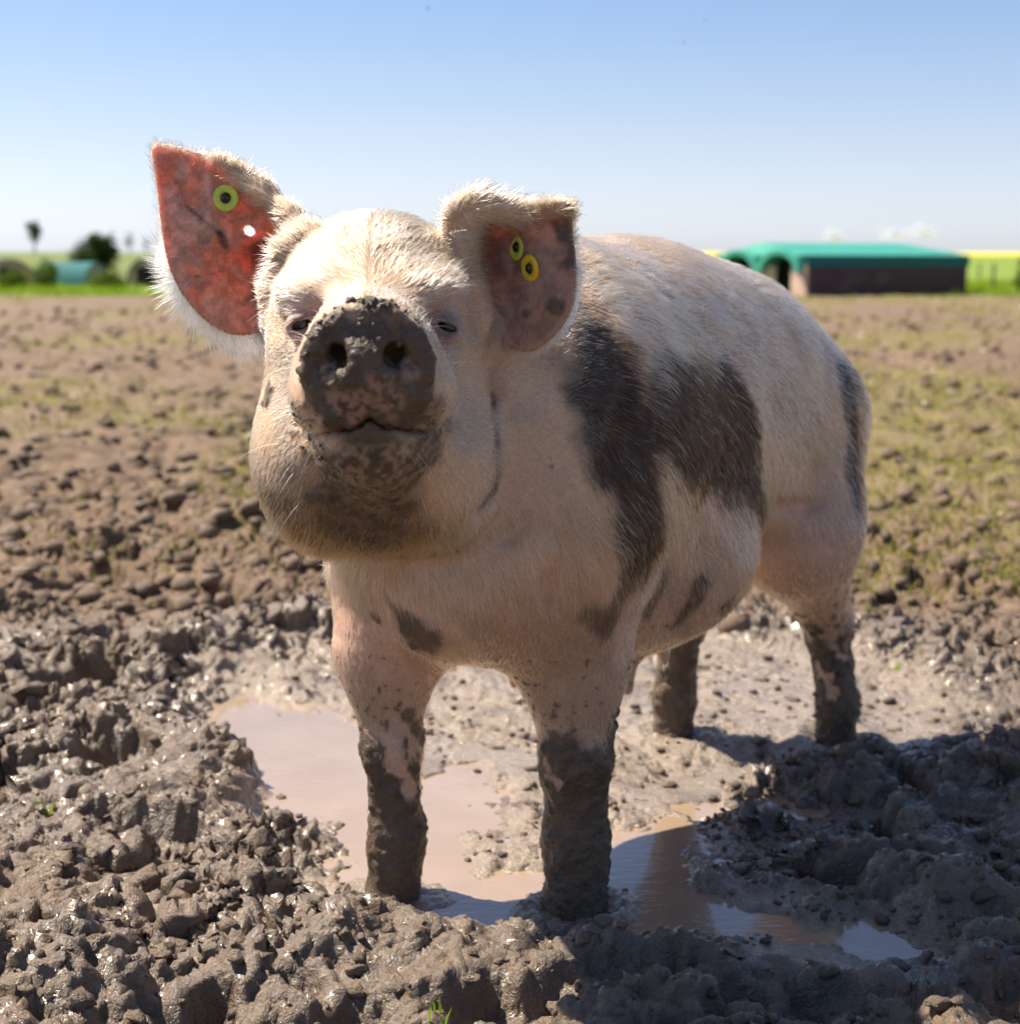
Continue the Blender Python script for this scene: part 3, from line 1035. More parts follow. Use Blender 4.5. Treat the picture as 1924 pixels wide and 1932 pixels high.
    for e, sg in ((EYE_L, 1),):
        for k in range(12):
            x = rng.uniform(-0.012, 0.012)
            r0 = e + HR_ * x + HU * (0.0062 + rng.normal(0, 0.0012)) + HF * 0.002
            d0 = unit(HF * 0.7 + HR_ * (sg * 0.5 + x * 20) + HU * rng.uniform(-0.1, 0.5))
            ln = rng.uniform(0.008, 0.016)
            extra.append([r0 + d0 * ln * q_ - Z * 0.25 * ln * q_ * q_ for q_ in t]); ec.append((0.9, 0.8, 0.62))
    cand = np.where((hw[:, 0] > 0.5) & (q[:, 1] > 0.06) & (np.abs(q[:, 0]) > 0.045))[0]
    brow = np.where((hw[:, 0] > 0.5) & (q[:, 2] > 0.035) & (q[:, 2] < 0.075) & (np.abs(q[:, 0]) > 0.05) & (q[:, 1] > 0.0))[0]
    for i in list(rng.choice(cand, 80)) + list(rng.choice(brow, 60)):
        ln = rng.uniform(0.016, 0.040)
        d0 = unit(N[i] * 0.9 + D[i] * 0.8 + rng.normal(0, 0.2, 3))
        extra.append([R[i] + d0 * ln * q_ - Z * 0.35 * ln * q_ * q_ for q_ in t]); ec.append((0.92, 0.78, 0.52))
    extra = np.array(extra)
    pts = np.concatenate([pts, extra]); C = np.concatenate([C, np.array(ec)]); rad = np.concatenate([rad, np.full(len(extra), 0.00024)])
    return pts - B(0.4, 0, 0.0), rad, np.clip(C, 0.01, 0.95), K

def hair_mat():
    m = NT('bristle')
    c = m.attr('hcol')
    p = m.n('BsdfHairPrincipled')
    p.parametrization = 'COLOR'
    m.l(c.outputs['Color'], p.inputs['Color'])
    p.inputs['Roughness'].default_value = 0.45
    p.inputs['IOR'].default_value = 1.40
    p.inputs['Radial Roughness'].default_value = 0.55
    m.l(p.outputs[0], m.out.inputs[0])
    return m.m

hp, hr, hc_, K_ = make_hair()
hcu = bpy.data.hair_curves.new('bristles')
hcu.add_curves([K_] * len(hp))
hcu.attributes['position'].data.foreach_set('vector', np.ascontiguousarray(hp.reshape(-1, 3), np.float32).ravel())
ra = hcu.attributes.get('radius') or hcu.attributes.new('radius', 'FLOAT', 'POINT')
taper = np.array([1.0, 0.95, 0.8, 0.55, 0.15])
ra.data.foreach_set('value', np.ascontiguousarray((hr[:, None] * taper[None]).ravel(), np.float32))
ca = hcu.attributes.new('hcol', 'FLOAT_COLOR', 'CURVE')
c4 = np.ones((len(hp), 4), np.float32); c4[:, :3] = hc_
ca.data.foreach_set('color', c4.ravel())
bristles = bpy.data.objects.new('bristles', hcu)
col.objects.link(bristles)
bristles.parent = pig
hcu.materials.append(hair_mat())
# ------------------------------------------------------------------ the ground
def gpoly(px):
    return [tuple(on_ground(x, y)[:2]) for x, y in px]

PUDDLES = [gpoly(p) for p in (
    [(388, 1338), (440, 1324), (540, 1318), (650, 1326), (690, 1400), (715, 1480), (720, 1560), (710, 1610), (660, 1612), (600, 1572), (545, 1552), (482, 1546), (470, 1520), (505, 1500), (452, 1460), (418, 1400)],
    [(625, 1625), (700, 1585), (800, 1590), (900, 1640), (1010, 1650), (1060, 1700), (1060, 1760), (900, 1748), (820, 1756), (780, 1720), (700, 1715), (640, 1690)],
    [(1100, 1590), (1200, 1560), (1280, 1550), (1310, 1620), (1300, 1690), (1420, 1725), (1600, 1745), (1770, 1795), (1720, 1812), (1500, 1786), (1280, 1775), (1130, 1760), (1100, 1650)],
    [(1340, 1528), (1430, 1505), (1530, 1510), (1500, 1530), (1400, 1545)],
    [(175, 1725), (215, 1700), (290, 1698), (330, 1715), (300, 1740), (215, 1748)],
    [(820, 1480), (900, 1460), (960, 1520), (930, 1570), (830, 1560)])]

def clods(x, y, s, seed, flat=0.7, rmin=0.25, rmax=0.75, keep=1.0):
    X, Y = x / s, y / s
    ix, iy = np.floor(X).astype(np.int64), np.floor(Y).astype(np.int64)
    z0 = np.zeros_like(ix)
    best = np.zeros_like(X)
    for dx in (-1, 0, 1):
        for dy in (-1, 0, 1):
            cx, cy = ix + dx, iy + dy
            a, b, c = _h(cx, cy, z0, seed), _h(cx, cy, z0 + 1, seed), _h(cx, cy, z0 + 2, seed)
            r = rmin + (rmax - rmin) * c * c
            ex, ey = X - cx - a, Y - cy - b
            k = _h(cx, cy, z0 + 3, seed)
            ang = k * 6.283
            e1 = ex * np.cos(ang) + ey * np.sin(ang)
            e2 = (ey * np.cos(ang) - ex * np.sin(ang)) * 1.35
            q = 1 - (e1 * e1 + e2 * e2) / (r * r)
            dome = np.sqrt(np.maximum(q, 0)) * r * flat * (0.4 + 0.6 * k)
            best = np.maximum(best, np.where(k < keep, dome, 0))
    return best * s

WALLOW = gpoly([(380, 1300), (520, 1260), (700, 1235), (1000, 1200), (1350, 1190), (1700, 1250), (1800, 1340), (1640, 1400), (1480, 1440), (1300, 1540),
                (1340, 1700), (1500, 1745), (1740, 1790), (1600, 1830), (1050, 1775), (820, 1762), (640, 1720), (600, 1580), (480, 1560), (440, 1450), (390, 1390)])

def ground_fields(x, y):
    near = (np.abs(x) < 1.9) & (y > 1.1) & (y < 4.2)
    pd = np.full(x.shape, 1.0)
    wl = np.full(x.shape, 1.0)
    xn, yn = x[near], y[near]
    wx = xn + (fbm2(xn, yn, 9, 301, 3) - 0.5) * 0.16
    wy = yn + (fbm2(xn, yn, 9, 311, 3) - 0.5) * 0.16
    wl[near] = poly2d(wx, wy, WALLOW)
    wx = xn + (fbm2(xn, yn, 16, 321, 5, 0.62) - 0.5) * 0.12
    wy = yn + (fbm2(xn, yn, 16, 331, 5, 0.62) - 0.5) * 0.12
    p = np.full(xn.shape, 1.0)
    for q in PUDDLES:
        p = np.minimum(p, poly2d(wx, wy, q))
    pd[near] = p
    return pd, wl

def billow(x, y, fs, seed, g=0.6):
    am, acc, tot = 1.0, 0.0, 0.0
    for k, f in enumerate(fs):
        acc = acc + am * np.abs(2 * vn2(x + 3.3 * k, y - 1.9 * k, f, seed + k) - 1)
        tot += am
        am *= g
    return acc / tot

def ground_height(x, y, split=False):
    pd, wl = ground_fields(x, y)
    d = np.hypot(x, y)
    inw = sstep(0.10, -0.04, wl)
    A = 1 - inw
    nearz = d < 5.5
    def sub(fn, m):
        r = np.zeros_like(x)
        if m.any(): r[m] = fn(x[m], y[m])
        return r
    # broad shape
    h = (fbm2(x, y, 0.35, 401, 3) - 0.5) * 0.10 * sstep(3.2, 6.0, d)
    h = h + (fbm2(x, y, 2.2, 411, 3) - 0.5) * 0.075 * A
    h = h + 0.012 * A
    frontm = sstep(1.745, 1.64, y + (fbm2(x, y, 5, 421, 2) - 0.5) * 0.10) * sstep(-0.9, -0.2, x)
    h = h + 0.026 * frontm * (y > 0.6)
    leftm = sstep(-0.36, -0.55, x + (fbm2(x, y, 4, 431, 2) - 0.5) * 0.2) * sstep(2.75, 2.35, y)
    h = h + 0.035 * leftm
    back = np.exp(-((y - 3.05 - 0.25 * (x + 0.5)) / 0.22) ** 2) * sstep(0.1, -0.2, x)
    h = h + 0.030 * back
    right = sstep(0.30, 0.45, x - (y - 1.9) * 0.30) * sstep(1.72, 1.86, y) * sstep(2.46, 2.28, y)
    h = h + 0.014 * right
    big = np.clip(0.75 * back + 0.4 * leftm + 0.4 * frontm + 0.4 * right + 0.25, 0, 1)
    wxy = sub(lambda a, b: fbm2(a, b, 24, 441, 3) - 0.5, d < 14) * 0.06
    wyx = sub(lambda a, b: fbm2(a, b, 24, 451, 3) - 0.5, d < 14) * 0.06
    fx, fy = x + wxy, y + wyx
    def subw(fn, m):
        r = np.zeros_like(x)
        if m.any(): r[m] = fn(fx[m], fy[m])
        return r
    c = clods(fx, fy, 0.17, 461, 0.42, keep=0.7) * big * A
    c = c + clods(fx + 3.1, fy - 1.7, 0.42, 466, 0.22, keep=0.5) * sstep(3.4, 5.0, d) * 0.6
    c = c + subw(lambda a, b: billow(a, b, (5.1, 10.3, 20.0), 530) - 0.33, d < 25) * 0.10 * A * (0.5 + 0.5 * big)
    c = c + subw(lambda a, b: clods(a + 1.3, b + 2.2, 0.080, 471, 0.6, keep=0.6), d < 12) * (0.5 * A + 0.03)
    pit = sub(lambda a, b: sstep(0.57, 0.72, fbm2(a, b, 6.5, 511, 3)), d < 14)
    h = h + c - pit * 0.055 * A
    # finer lumps, pushed out square to the surface
    q = subw(lambda a, b: clods(a + 4.1, b + 0.2, 0.038, 481, 0.75, keep=0.75), nearz) * (0.55 * A + 0.10)
    q = q + subw(lambda a, b: clods(a - 2.1, b + 6.2, 0.021, 491, 0.8, keep=0.7), nearz) * (0.60 * A + 0.42)
    q = q + subw(lambda a, b: clods(a - 5.1, b + 1.2, 0.011, 496, 0.8, keep=0.6), d < 3.6) * (0.50 * A + 0.45)
    q = q + subw(lambda a, b: billow(a, b, (34.0, 67.0, 131.0, 250.0), 540, 0.66) - 0.33, nearz) * (0.034 * A + 0.009)
    # the wallow floor and its pools
    und = sub(lambda a, b: fbm2(a, b, 7, 521, 4) - 0.5, inw > 0)
    h = h + inw * (und * 0.045 - 0.001)
    pool = sstep(0.030, -0.025, pd)
    h = h * (1 - pool) + pool * (-0.0125 + und * 0.045 + np.minimum(c, 0.02) * 0.5)
    q = q * (1 - 0.25 * pool) * (0.48 + 1.10 * sstep(0.30, 0.62, sub(lambda a, b: fbm2(a, b, 3.3, 551, 3), d < 6)))
    # feet press the mud down and squeeze up a little collar
    for F in (FOOT_FL, FOOT_FR, FOOT_HL, FOOT_HR):
        r = np.hypot(x - F[0], y - F[1])
        h = h * sstep(0.02, 0.13, r) + 0.010 * np.exp(-((r - 0.062) / 0.022) ** 2) * (0.4 + 1.2 * (und + 0.5))
    # the rim of the pools holds the water in
    rimw = sstep(0.028, 0.045, pd) * sstep(0.16, 0.11, pd)
    h = h + np.maximum(0.004 - (h + q), 0) * rimw
    # far land rises gently to the skyline
    h = h + 1.65 * sstep(48, 230, y)
    if split: return h, q, pd, wl, inw
    return h + q, pd, wl, inw

def axis(lo, hi, step, gro, far, gro2, far2):
    core = list(np.arange(lo, hi, step))
    out = core[:]
    s, v = step, core[-1]
    while v < far2:
        s *= gro if v < far else gro2
        v += s
        out.append(v)
    return out

xr = axis(0.0, 1.10, 0.0041, 1.03, 13, 1.16, 3500)
xs = np.array([-v for v in xr[:0:-1]] + xr)
yf = axis(1.40, 3.1, 0.0041, 1.0085, 40, 1.10, 4000)
yb = [1.40 - v for v in axis(0.006, 0.30, 0.006, 1.12, 2, 1.4, 40)]
ys = np.array(yb[::-1] + yf)
GX, GY = np.meshgrid(xs, ys)
gx, gy = GX.ravel(), GY.ravel()
gh, gq, gpd, gwl, ginw = ground_height(gx, gy, True)
nx_, ny_ = len(xs), len(ys)
hyy, hxx = np.gradient(gh.reshape(ny_, nx_), ys, xs)
sl = np.sqrt(hxx ** 2 + hyy ** 2)
lim = np.minimum(1, 1.1 / np.maximum(sl, 1e-6))
gn = np.stack([-(hxx * lim).ravel(), -(hyy * lim).ravel(), np.ones(gx.size)], 1)
gn /= np.linalg.norm(gn, axis=1)[:, None]
gpos = np.stack([gx, gy, gh], 1) + gn * gq[:, None]
gz = gpos[:, 2]
ii = np.arange(nx_ * ny_).reshape(ny_, nx_)
gF = np.stack([ii[:-1, :-1], ii[:-1, 1:], ii[1:, 1:], ii[1:, :-1]], -1).reshape(-1, 4)
g_me = mesh_np('ground', gpos, gF)
dist = np.hypot(gx, gy)
wet = np.clip(sstep(0.35, 0.0, gwl) * 0.9 + 0.25 * sstep(0.75, 0.2, gwl), 0, 1)
wet = np.maximum(wet, 0.95 * sstep(0.25, 0.45, gx - (gy - 1.9) * 0.2) * sstep(2.8, 2.5, gy) * sstep(1.45, 1.7, gy))
wet = np.clip(wet - 0.25 * sstep(0.015, 0.06, gz) * (gwl > 0), 0, 1)
wet = np.maximum(wet, 0.62 * sstep(4.0, 3.0, dist) * (0.5 + fbm2(gx, gy, 5, 621, 3)))
set_float(g_me, 'wet', wet)
edge = 33.0 + (vn2(gx, gy, 0.25, 601) - 0.5) * 1.6
set_float(g_me, 'slurry', ginw * sstep(0.25, 0.55, fbm2(gx, gy, 6, 631, 3) + 0.12))
set_float(g_me, 'grass', sstep(-0.5, 0.5, gy - edge))
set_float(g_me, 'tuft', sstep(3.5, 7.0, dist) * sstep(0.44, 0.60, fbm2(gx, gy * 0.6, 0.55, 611, 3)))
set_float(g_me, 'rape', sstep(150, 165, gy) * sstep(8, 14, gx))
set_float(g_me, 'olive', sstep(50, 60, gy) * sstep(10, -10, gx))
set_float(g_me, 'crest', np.clip(gz / 0.07, 0, 1) * (dist < 20))

def ground_mat():
    m = NT('mud_and_grass')
    tc = m.n('TexCoord')
    P = tc.outputs['Object']
    wet = m.attr('wet').outputs['Fac']; grass = m.attr('grass').outputs['Fac']
    tuft = m.attr('tuft').outputs['Fac']; rape = m.attr('rape').outputs['Fac']; olive = m.attr('olive').outputs['Fac']
    n1 = m.noise(1.7, 5, 0.6, P); n2 = m.noise(24, 5, 0.65, P); n3 = m.noise(140, 4, 0.6, P)
    dry = m.mix(n2, (0.090, 0.056, 0.034), (0.250, 0.167, 0.106))
    dry = m.mix(m.ramp(n1, [(0.35, 0.0), (0.7, 0.6)]), dry, (0.200, 0.125, 0.073))
    wetc = m.mix(n2, (0.062, 0.042, 0.027), (0.205, 0.146, 0.099))
    c = m.mix(wet, dry, wetc)
    c = m.mix(m.math('MULTIPLY', m.attr('slurry').outputs['Fac'], 0.8), c, m.mix(n2, (0.235, 0.172, 0.120), (0.400, 0.312, 0.232)))
    c = m.mix(m.math('MULTIPLY', tuft, m.ramp(m.noise(9, 5, 0.7, P), [(0.40, 0.0), (0.62, 0.75)])), c, (0.215, 0.200, 0.052))
    c = m.mix(m.ramp(m.noise(300, 2, 0.5, P), [(0.45, 0.0), (0.72, 0.45)]), c, (0.050, 0.034, 0.023))
    gr = m.mix(m.noise(0.9, 4, 0.6, P), (0.105, 0.180, 0.010), (0.190, 0.245, 0.018))
    gr = m.mix(olive, gr, m.mix(m.noise(0.05, 5, 0.6, P), (0.075, 0.115, 0.018), (0.160, 0.175, 0.034)))
    gr = m.mix(rape, gr, (0.62, 0.50, 0.02))
    c = m.mix(grass, c, gr)
    r = m.math('SUBTRACT', 0.86, m.math('MULTIPLY', wet, m.math('ADD', 0.44, m.math('MULTIPLY', m.ramp(n2, [(0.35, 0.0), (0.65, 1.0)]), 0.28))))
    hgt = m.math('ADD', m.math('MULTIPLY', m.noise(55, 6, 0.68, P), 1.0), m.math('MULTIPLY', n3, 0.35))
    bp = m.n('Bump', Strength=0.9, Distance=0.010, Height=hgt)
    p = m.n('BsdfPrincipled', Base_Color=c, Roughness=r, Normal=bp.outputs[0])
    p.inputs['Specular IOR Level'].default_value = 0.5
    m.l(m.math('MULTIPLY', m.math('SUBTRACT', wet, 0.25, True), 1.1, True), p.inputs['Coat Weight'])
    p.inputs['Coat Roughness'].default_value = 0.12
    p.inputs['Coat IOR'].default_value = 1.55
    m.l(bp.outputs[0], p.inputs['Coat Normal'])
    m.l(p.outputs[0], m.out.inputs[0])
    return m.m

ground = link('ground', g_me, ground_mat(), kind='structure')

# water standing in the pools
wxs = np.arange(-0.75, 1.0, 0.008); wys = np.arange(1.62, 2.95, 0.008)
WX, WY = np.meshgrid(wxs, wys)
hz, wpd, _, wiw = ground_height(WX.ravel(), WY.ravel())
ok = ((hz < 0.010) & (wpd < 0.10)).reshape(WX.shape)
jj = np.arange(WX.size).reshape(WX.shape)
okc = ok[:-1, :-1] | ok[1:, :-1] | ok[:-1, 1:] | ok[1:, 1:]
wF = np.stack([jj[:-1, :-1][okc], jj[:-1, 1:][okc], jj[1:, 1:][okc], jj[1:, :-1][okc]], -1)
w_me = mesh_np('puddle_water', np.stack([WX.ravel(), WY.ravel(), np.zeros(WX.size)], 1), wF)
def water_mat():
    m = NT('muddy_water')
    P = m.n('TexCoord').outputs['Object']
    c = m.mix(m.noise(7, 4, 0.6, P), (0.270, 0.190, 0.124), (0.400, 0.295, 0.205))
    mp = m.n('Mapping', Vector=P); mp.inputs['Scale'].default_value = (1.0, 2.2, 1.0)
    bp = m.n('Bump', Strength=0.32, Distance=0.004, Height=m.noise(38, 3, 0.55, mp.outputs[0], 0.4))
    p = m.n('BsdfPrincipled', Base_Color=c, Roughness=0.14, IOR=1.40, Normal=bp.outputs[0])
    p.inputs['Coat Weight'].default_value = 1.0
    p.inputs['Coat IOR'].default_value = 1.6
    p.inputs['Coat Roughness'].default_value = 0.06
    m.l(p.outputs[0], m.out.inputs[0])
    return m.m
link('puddle_water', w_me, water_mat(), kind='structure')

# loose crumbs and clods lying on the mud
def ico(sub):
    import bmesh
    bm = bmesh.new()
    bmesh.ops.create_icosphere(bm, subdivisions=sub, radius=1.0)
    V = np.array([v.co[:] for v in bm.verts]); F = np.array([[v.index for v in f.verts] for f in bm.faces])
    bm.free()
    return V, F

def scatter_lumps(name, X, Y, R, mat, seed, sub=2, sink=0.35, flat=0.75, base=None, tint=None):
    rng = np.random.default_rng(seed)
    V0, F0 = ico(sub)
    variants = []
    for k in range(8):
        n = fbm3(V0, 1.6, 700 + seed + k * 7, 3) + 0.8 * fbm3(V0, 4.1, 750 + seed + k, 2)
        variants.append(V0 * (0.05 + 1.1 * n)[:, None] * np.random.default_rng(seed * 31 + k).uniform(0.6, 1.3, 3)[None])
    if base is None:
        base = ground_height(X, Y)[0]
    Vs, Fs, Ts = [], [], []
    off = 0
    for i in range(len(X)):
        V = variants[i % 8]
        a = rng.uniform(0, 6.283, 3)
        M = np.array(Matrix.Rotation(a[0], 3, 'Z') @ Matrix.Rotation(a[1], 3, 'X') @ Matrix.Rotation(a[2], 3, 'Y'))
        W = (V @ M.T) * np.array([1, 1, flat]) * R[i] + np.array([X[i], Y[i], base[i] + R[i] * (flat - sink)])
        Vs.append(W); Fs.append(F0 + off); off += len(V)
        Ts.append(np.full(len(V), rng.random() if tint is None else tint[i]))
    me = mesh_np(name, np.concatenate(Vs), np.concatenate(Fs), False)
    set_float(me, 'tint', np.concatenate(Ts))
    return link(name, me, mat, kind='stuff')

def clod_mat(name, c0, c1, r0, r1):
    m = NT(name)
    P = m.n('TexCoord').outputs['Object']
    t = m.attr('tint').outputs['Fac']
    n = m.noise(45, 5, 0.65, P)
    c = m.mix(m.math('MULTIPLY', m.math('ADD', t, n), 0.5), c0, c1)
    r = m.math('ADD', r0, m.math('MULTIPLY', m.noise(20, 3, 0.5, P), r1 - r0))
    bp = m.n('Bump', Strength=0.9, Distance=0.010, Height=m.noise(110, 5, 0.65, P))
    p = m.n('BsdfPrincipled', Base_Color=c, Roughness=r, Normal=bp.outputs[0])
    m.l(p.outputs[0], m.out.inputs[0])
    return m.m

rng = np.random.default_rng(11)
def pick(n, ylo, yhi, cond, rlo, rhi, power=2.0, spread=0.36):
    Y = ylo * (yhi / ylo) ** rng.random(n)
    X = rng.uniform(-1, 1, n) * (spread * Y + 0.15)
    k = cond(X, Y)
    X, Y = X[k], Y[k]
    return X, Y, rlo + (rhi - rlo) * rng.random(len(X)) ** power

def outside(X, Y):
    pd, wl = ground_fields(X, Y)
    return (wl > 0.02) & (rng.random(len(X)) < 0.9)
def inside(X, Y):
    pd, wl = ground_fields(X, Y)
    return (wl < 0.05) & ((pd > 0.0) | (rng.random(len(X)) < 0.12))

M_CLOD = clod_mat('crumbled_mud', (0.085, 0.053, 0.032), (0.250, 0.167, 0.106), 0.40, 0.9)
M_WETCLOD = clod_mat('wet_mud', (0.070, 0.048, 0.031), (0.210, 0.150, 0.102), 0.12, 0.50)
M_STONE = clod_mat('pale_stone', (0.30, 0.25, 0.19), (0.62, 0.55, 0.44), 0.5, 0.8)
X, Y, R = pick(2200, 1.42, 3.8, outside, 0.0025, 0.013, 3.0)
scatter_lumps('crumbs', X, Y, R, M_WETCLOD, 1, 2, 0.55, 0.75)
X, Y, R = pick(1900, 1.70, 3.1, inside, 0.003, 0.012, 2.5)
scatter_lumps('wet_crumbs', X, Y, R, M_WETCLOD, 2, 1, 0.40, 0.6)
X, Y, R = pick(7500, 3.3, 24.0, lambda a, b: rng.random(len(a)) < 0.35 + 0.65 * sstep(0.40, 0.62, fbm2(a, b, 1.3, 641, 3)), 0.006, 0.034, 2.4, 0.38)
scatter_lumps('field_clods', X, Y, R * (1 + Y / 22), M_CLOD, 3, 1, 0.42, 0.70)
X, Y, R = pick(300, 4.2, 26.0, lambda a, b: ground_fields(a, b)[1] > 0.1, 0.006, 0.018, 2.0, 0.38)
scatter_lumps('field_stones', X, Y, R * (1 + Y / 16), M_STONE, 5, 2, 0.25, 0.7)

# grass
def blades(name, X, Y, h, w, lean, mat, per=9, spread=0.04, seed=1):
    rng = np.random.default_rng(seed)
    n = len(X) * per
    bx = np.repeat(X, per) + rng.normal(0, 1, n) * spread * np.repeat(np.sqrt(h / h.mean()), per)
    by = np.repeat(Y, per) + rng.normal(0, 1, n) * spread * np.repeat(np.sqrt(h / h.mean()), per)
    bz = ground_height(bx, by)[0] - 0.005
    H_ = np.repeat(h, per) * rng.uniform(0.5, 1.2, n)
    a = rng.uniform(0, 6.283, n)
    ln = rng.uniform(0.1, lean, n) * H_
    wd = np.repeat(w, per) * rng.uniform(0.6, 1.2, n) * 0.5
    d = np.stack([np.cos(a), np.sin(a), np.zeros(n)], 1)
    s = np.stack([-np.sin(a), np.cos(a), np.zeros(n)], 1)
    o = np.stack([bx, by, bz], 1)
    Z = np.array([0, 0, 1.0])
    p = [o - s * wd[:, None], o + s * wd[:, None],
         o + d * (ln * 0.35)[:, None] + Z * (H_ * 0.6)[:, None] + s * (wd * 0.8)[:, None],
         o + d * (ln * 0.35)[:, None] + Z * (H_ * 0.6)[:, None] - s * (wd * 0.8)[:, None],
         o + d * ln[:, None] + Z * H_[:, None]]
    V = np.stack(p, 1).reshape(-1, 3)
    k = np.arange(n)[:, None] * 5
    F = np.concatenate([k + np.array([0, 1, 2]), k + np.array([0, 2, 3]), k + np.array([3, 2, 4])])
    me = mesh_np(name, V, F)
    set_float(me, 'tint', np.repeat(rng.random(n), 5))
    return link(name, me, mat, kind='stuff')

def grass_mat(name, c0, c1):
    m = NT(name)
    t = m.attr('tint').outputs['Fac']
    c = m.mix(t, c0, c1)
    d = m.n('BsdfDiffuse', Color=c); tr = m.n('BsdfTranslucent', Color=c)
    mx = m.n('MixShader', Fac=0.4)
    m.l(d.outputs[0], mx.inputs[1]); m.l(tr.outputs[0], mx.inputs[2])
    m.l(mx.outputs[0], m.out.inputs[0])
    return m.m
M_TUFT = grass_mat('sparse_grass', (0.20, 0.22, 0.035), (0.40, 0.34, 0.11))
M_GREEN = grass_mat('lush_grass', (0.15, 0.27, 0.015), (0.32, 0.40, 0.03))
def tuftcond(a, b):
    f = fbm2(a, b * 0.6, 0.55, 611, 3)
    return rng.random(len(a)) < sstep(0.42, 0.60, f) * 0.95 + 0.05
X, Y, R = pick(13000, 3.6, 33.0, tuftcond, 0.02, 0.055, 1.6, 0.38)
blades('field_grass', X, Y, R * (1 + Y / 40), 0.004 + Y * 0.0004, 0.9, M_TUFT, 6, 0.05, 3)
sx = np.array([[835, 1905], [460, 985], [160, 960], [1850, 1880], [1895, 1885], [720, 1205], [390, 1085], [1650, 1160], [1640, 1090], [60, 1000], [75, 1560], [1690, 1240]], float)
pt = np.array([on_ground(a, b, 0.03)[:2] for a, b in sx])
blades('mud_sprouts', pt[:, 0], pt[:, 1], np.full(len(pt), 0.028), np.full(len(pt), 0.005), 0.8, M_GREEN, 6, 0.010, 5)
ns = 3600
Y = 33.5 + 22 * rng.random(ns) ** 1.6; X = rng.uniform(-0.42, 0.42, ns) * Y
blades('verge_grass', X, Y, rng.uniform(0.06, 0.20, ns), np.full(ns, 0.03), 0.7, M_GREEN, 7, 0.16, 7)
# ------------------------------------------------------------------ things on the pig
M_BLACK = simple_mat('dark_eye', (0.006, 0.004, 0.003), 0.08, 30, 0.3)
M_TAGY = simple_mat('lime_plastic', (0.52, 0.60, 0.075), 0.35, 90, 0.25, 0.15, 300)
M_TAGO = simple_mat('yellow_plastic', (0.72, 0.46, 0.012), 0.35, 90, 0.25, 0.15, 300)
M_TAGK = simple_mat('black_stud', (0.010, 0.010, 0.010), 0.3, 60, 0.3)

def lathe(name, prof, n, frame, mat, parent, off):
    o, ax, ay, az = frame
    V, F = [], []
    k = len(prof)
    for i in range(n):
        a = 2 * math.pi * i / n
        for r, z in prof:
            V.append(o + ax * (r * math.cos(a)) + ay * (r * math.sin(a)) + az * z - off)
    for i in range(n):
        for j in range(k - 1):
            F.append((i * k + j, ((i + 1) % n) * k + j, ((i + 1) % n) * k + j + 1, i * k + j + 1))
    ob = link(name, mesh_np(name, np.array(V), np.array(F)), mat)
    ob.parent = parent
    return ob

ORG = B(0.4, 0, 0.0)
for e in (EYE_R, EYE_L):
    c = e + HF * -0.0125
    prof = [(0.0001 + 0.0125 * math.sin(t), 0.0125 * math.cos(t)) for t in np.linspace(0, math.pi, 16)]
    lathe('eye', prof, 24, (c, HR_, HU, HF), M_BLACK, pig, ORG)

def ear_tag(e, px, py, R, mat, tip):
    p = e.point(px, py, 0.0055)
    n = unit(e.n + tip)
    ax = unit(np.cross([0, 0, 1.0], n)); ay = np.cross(n, ax)
    ring = [(R * 0.40, 0.0), (R * 0.42, 0.0026), (R * 0.90, 0.0034), (R, 0.0022), (R, 0.0), (R * 0.9, -0.001), (R * 0.40, 0.0)]
    t = lathe('ear_tag', ring, 36, (p, ax, ay, n), mat, pig, ORG)
    stud = [(0.0001, 0.0050), (R * 0.28, 0.0046), (R * 0.36, 0.0030), (R * 0.42, 0.0010), (R * 0.42, -0.0005)]
    s_ = lathe('stud', stud, 24, (p, ax, ay, n), M_TAGK, t, ORG)
    return t
ear_tag(EAR_R, 431, 374, 0.0148, M_TAGY, np.array([0.15, 0, 0.0]))
ear_tag(EAR_L, 979, 466, 0.0145, M_TAGY, np.array([-1.25, 0.0, 0.0]))
ear_tag(EAR_L, 1004, 506, 0.0150, M_TAGO, np.array([-1.15, 0.0, -0.15]))

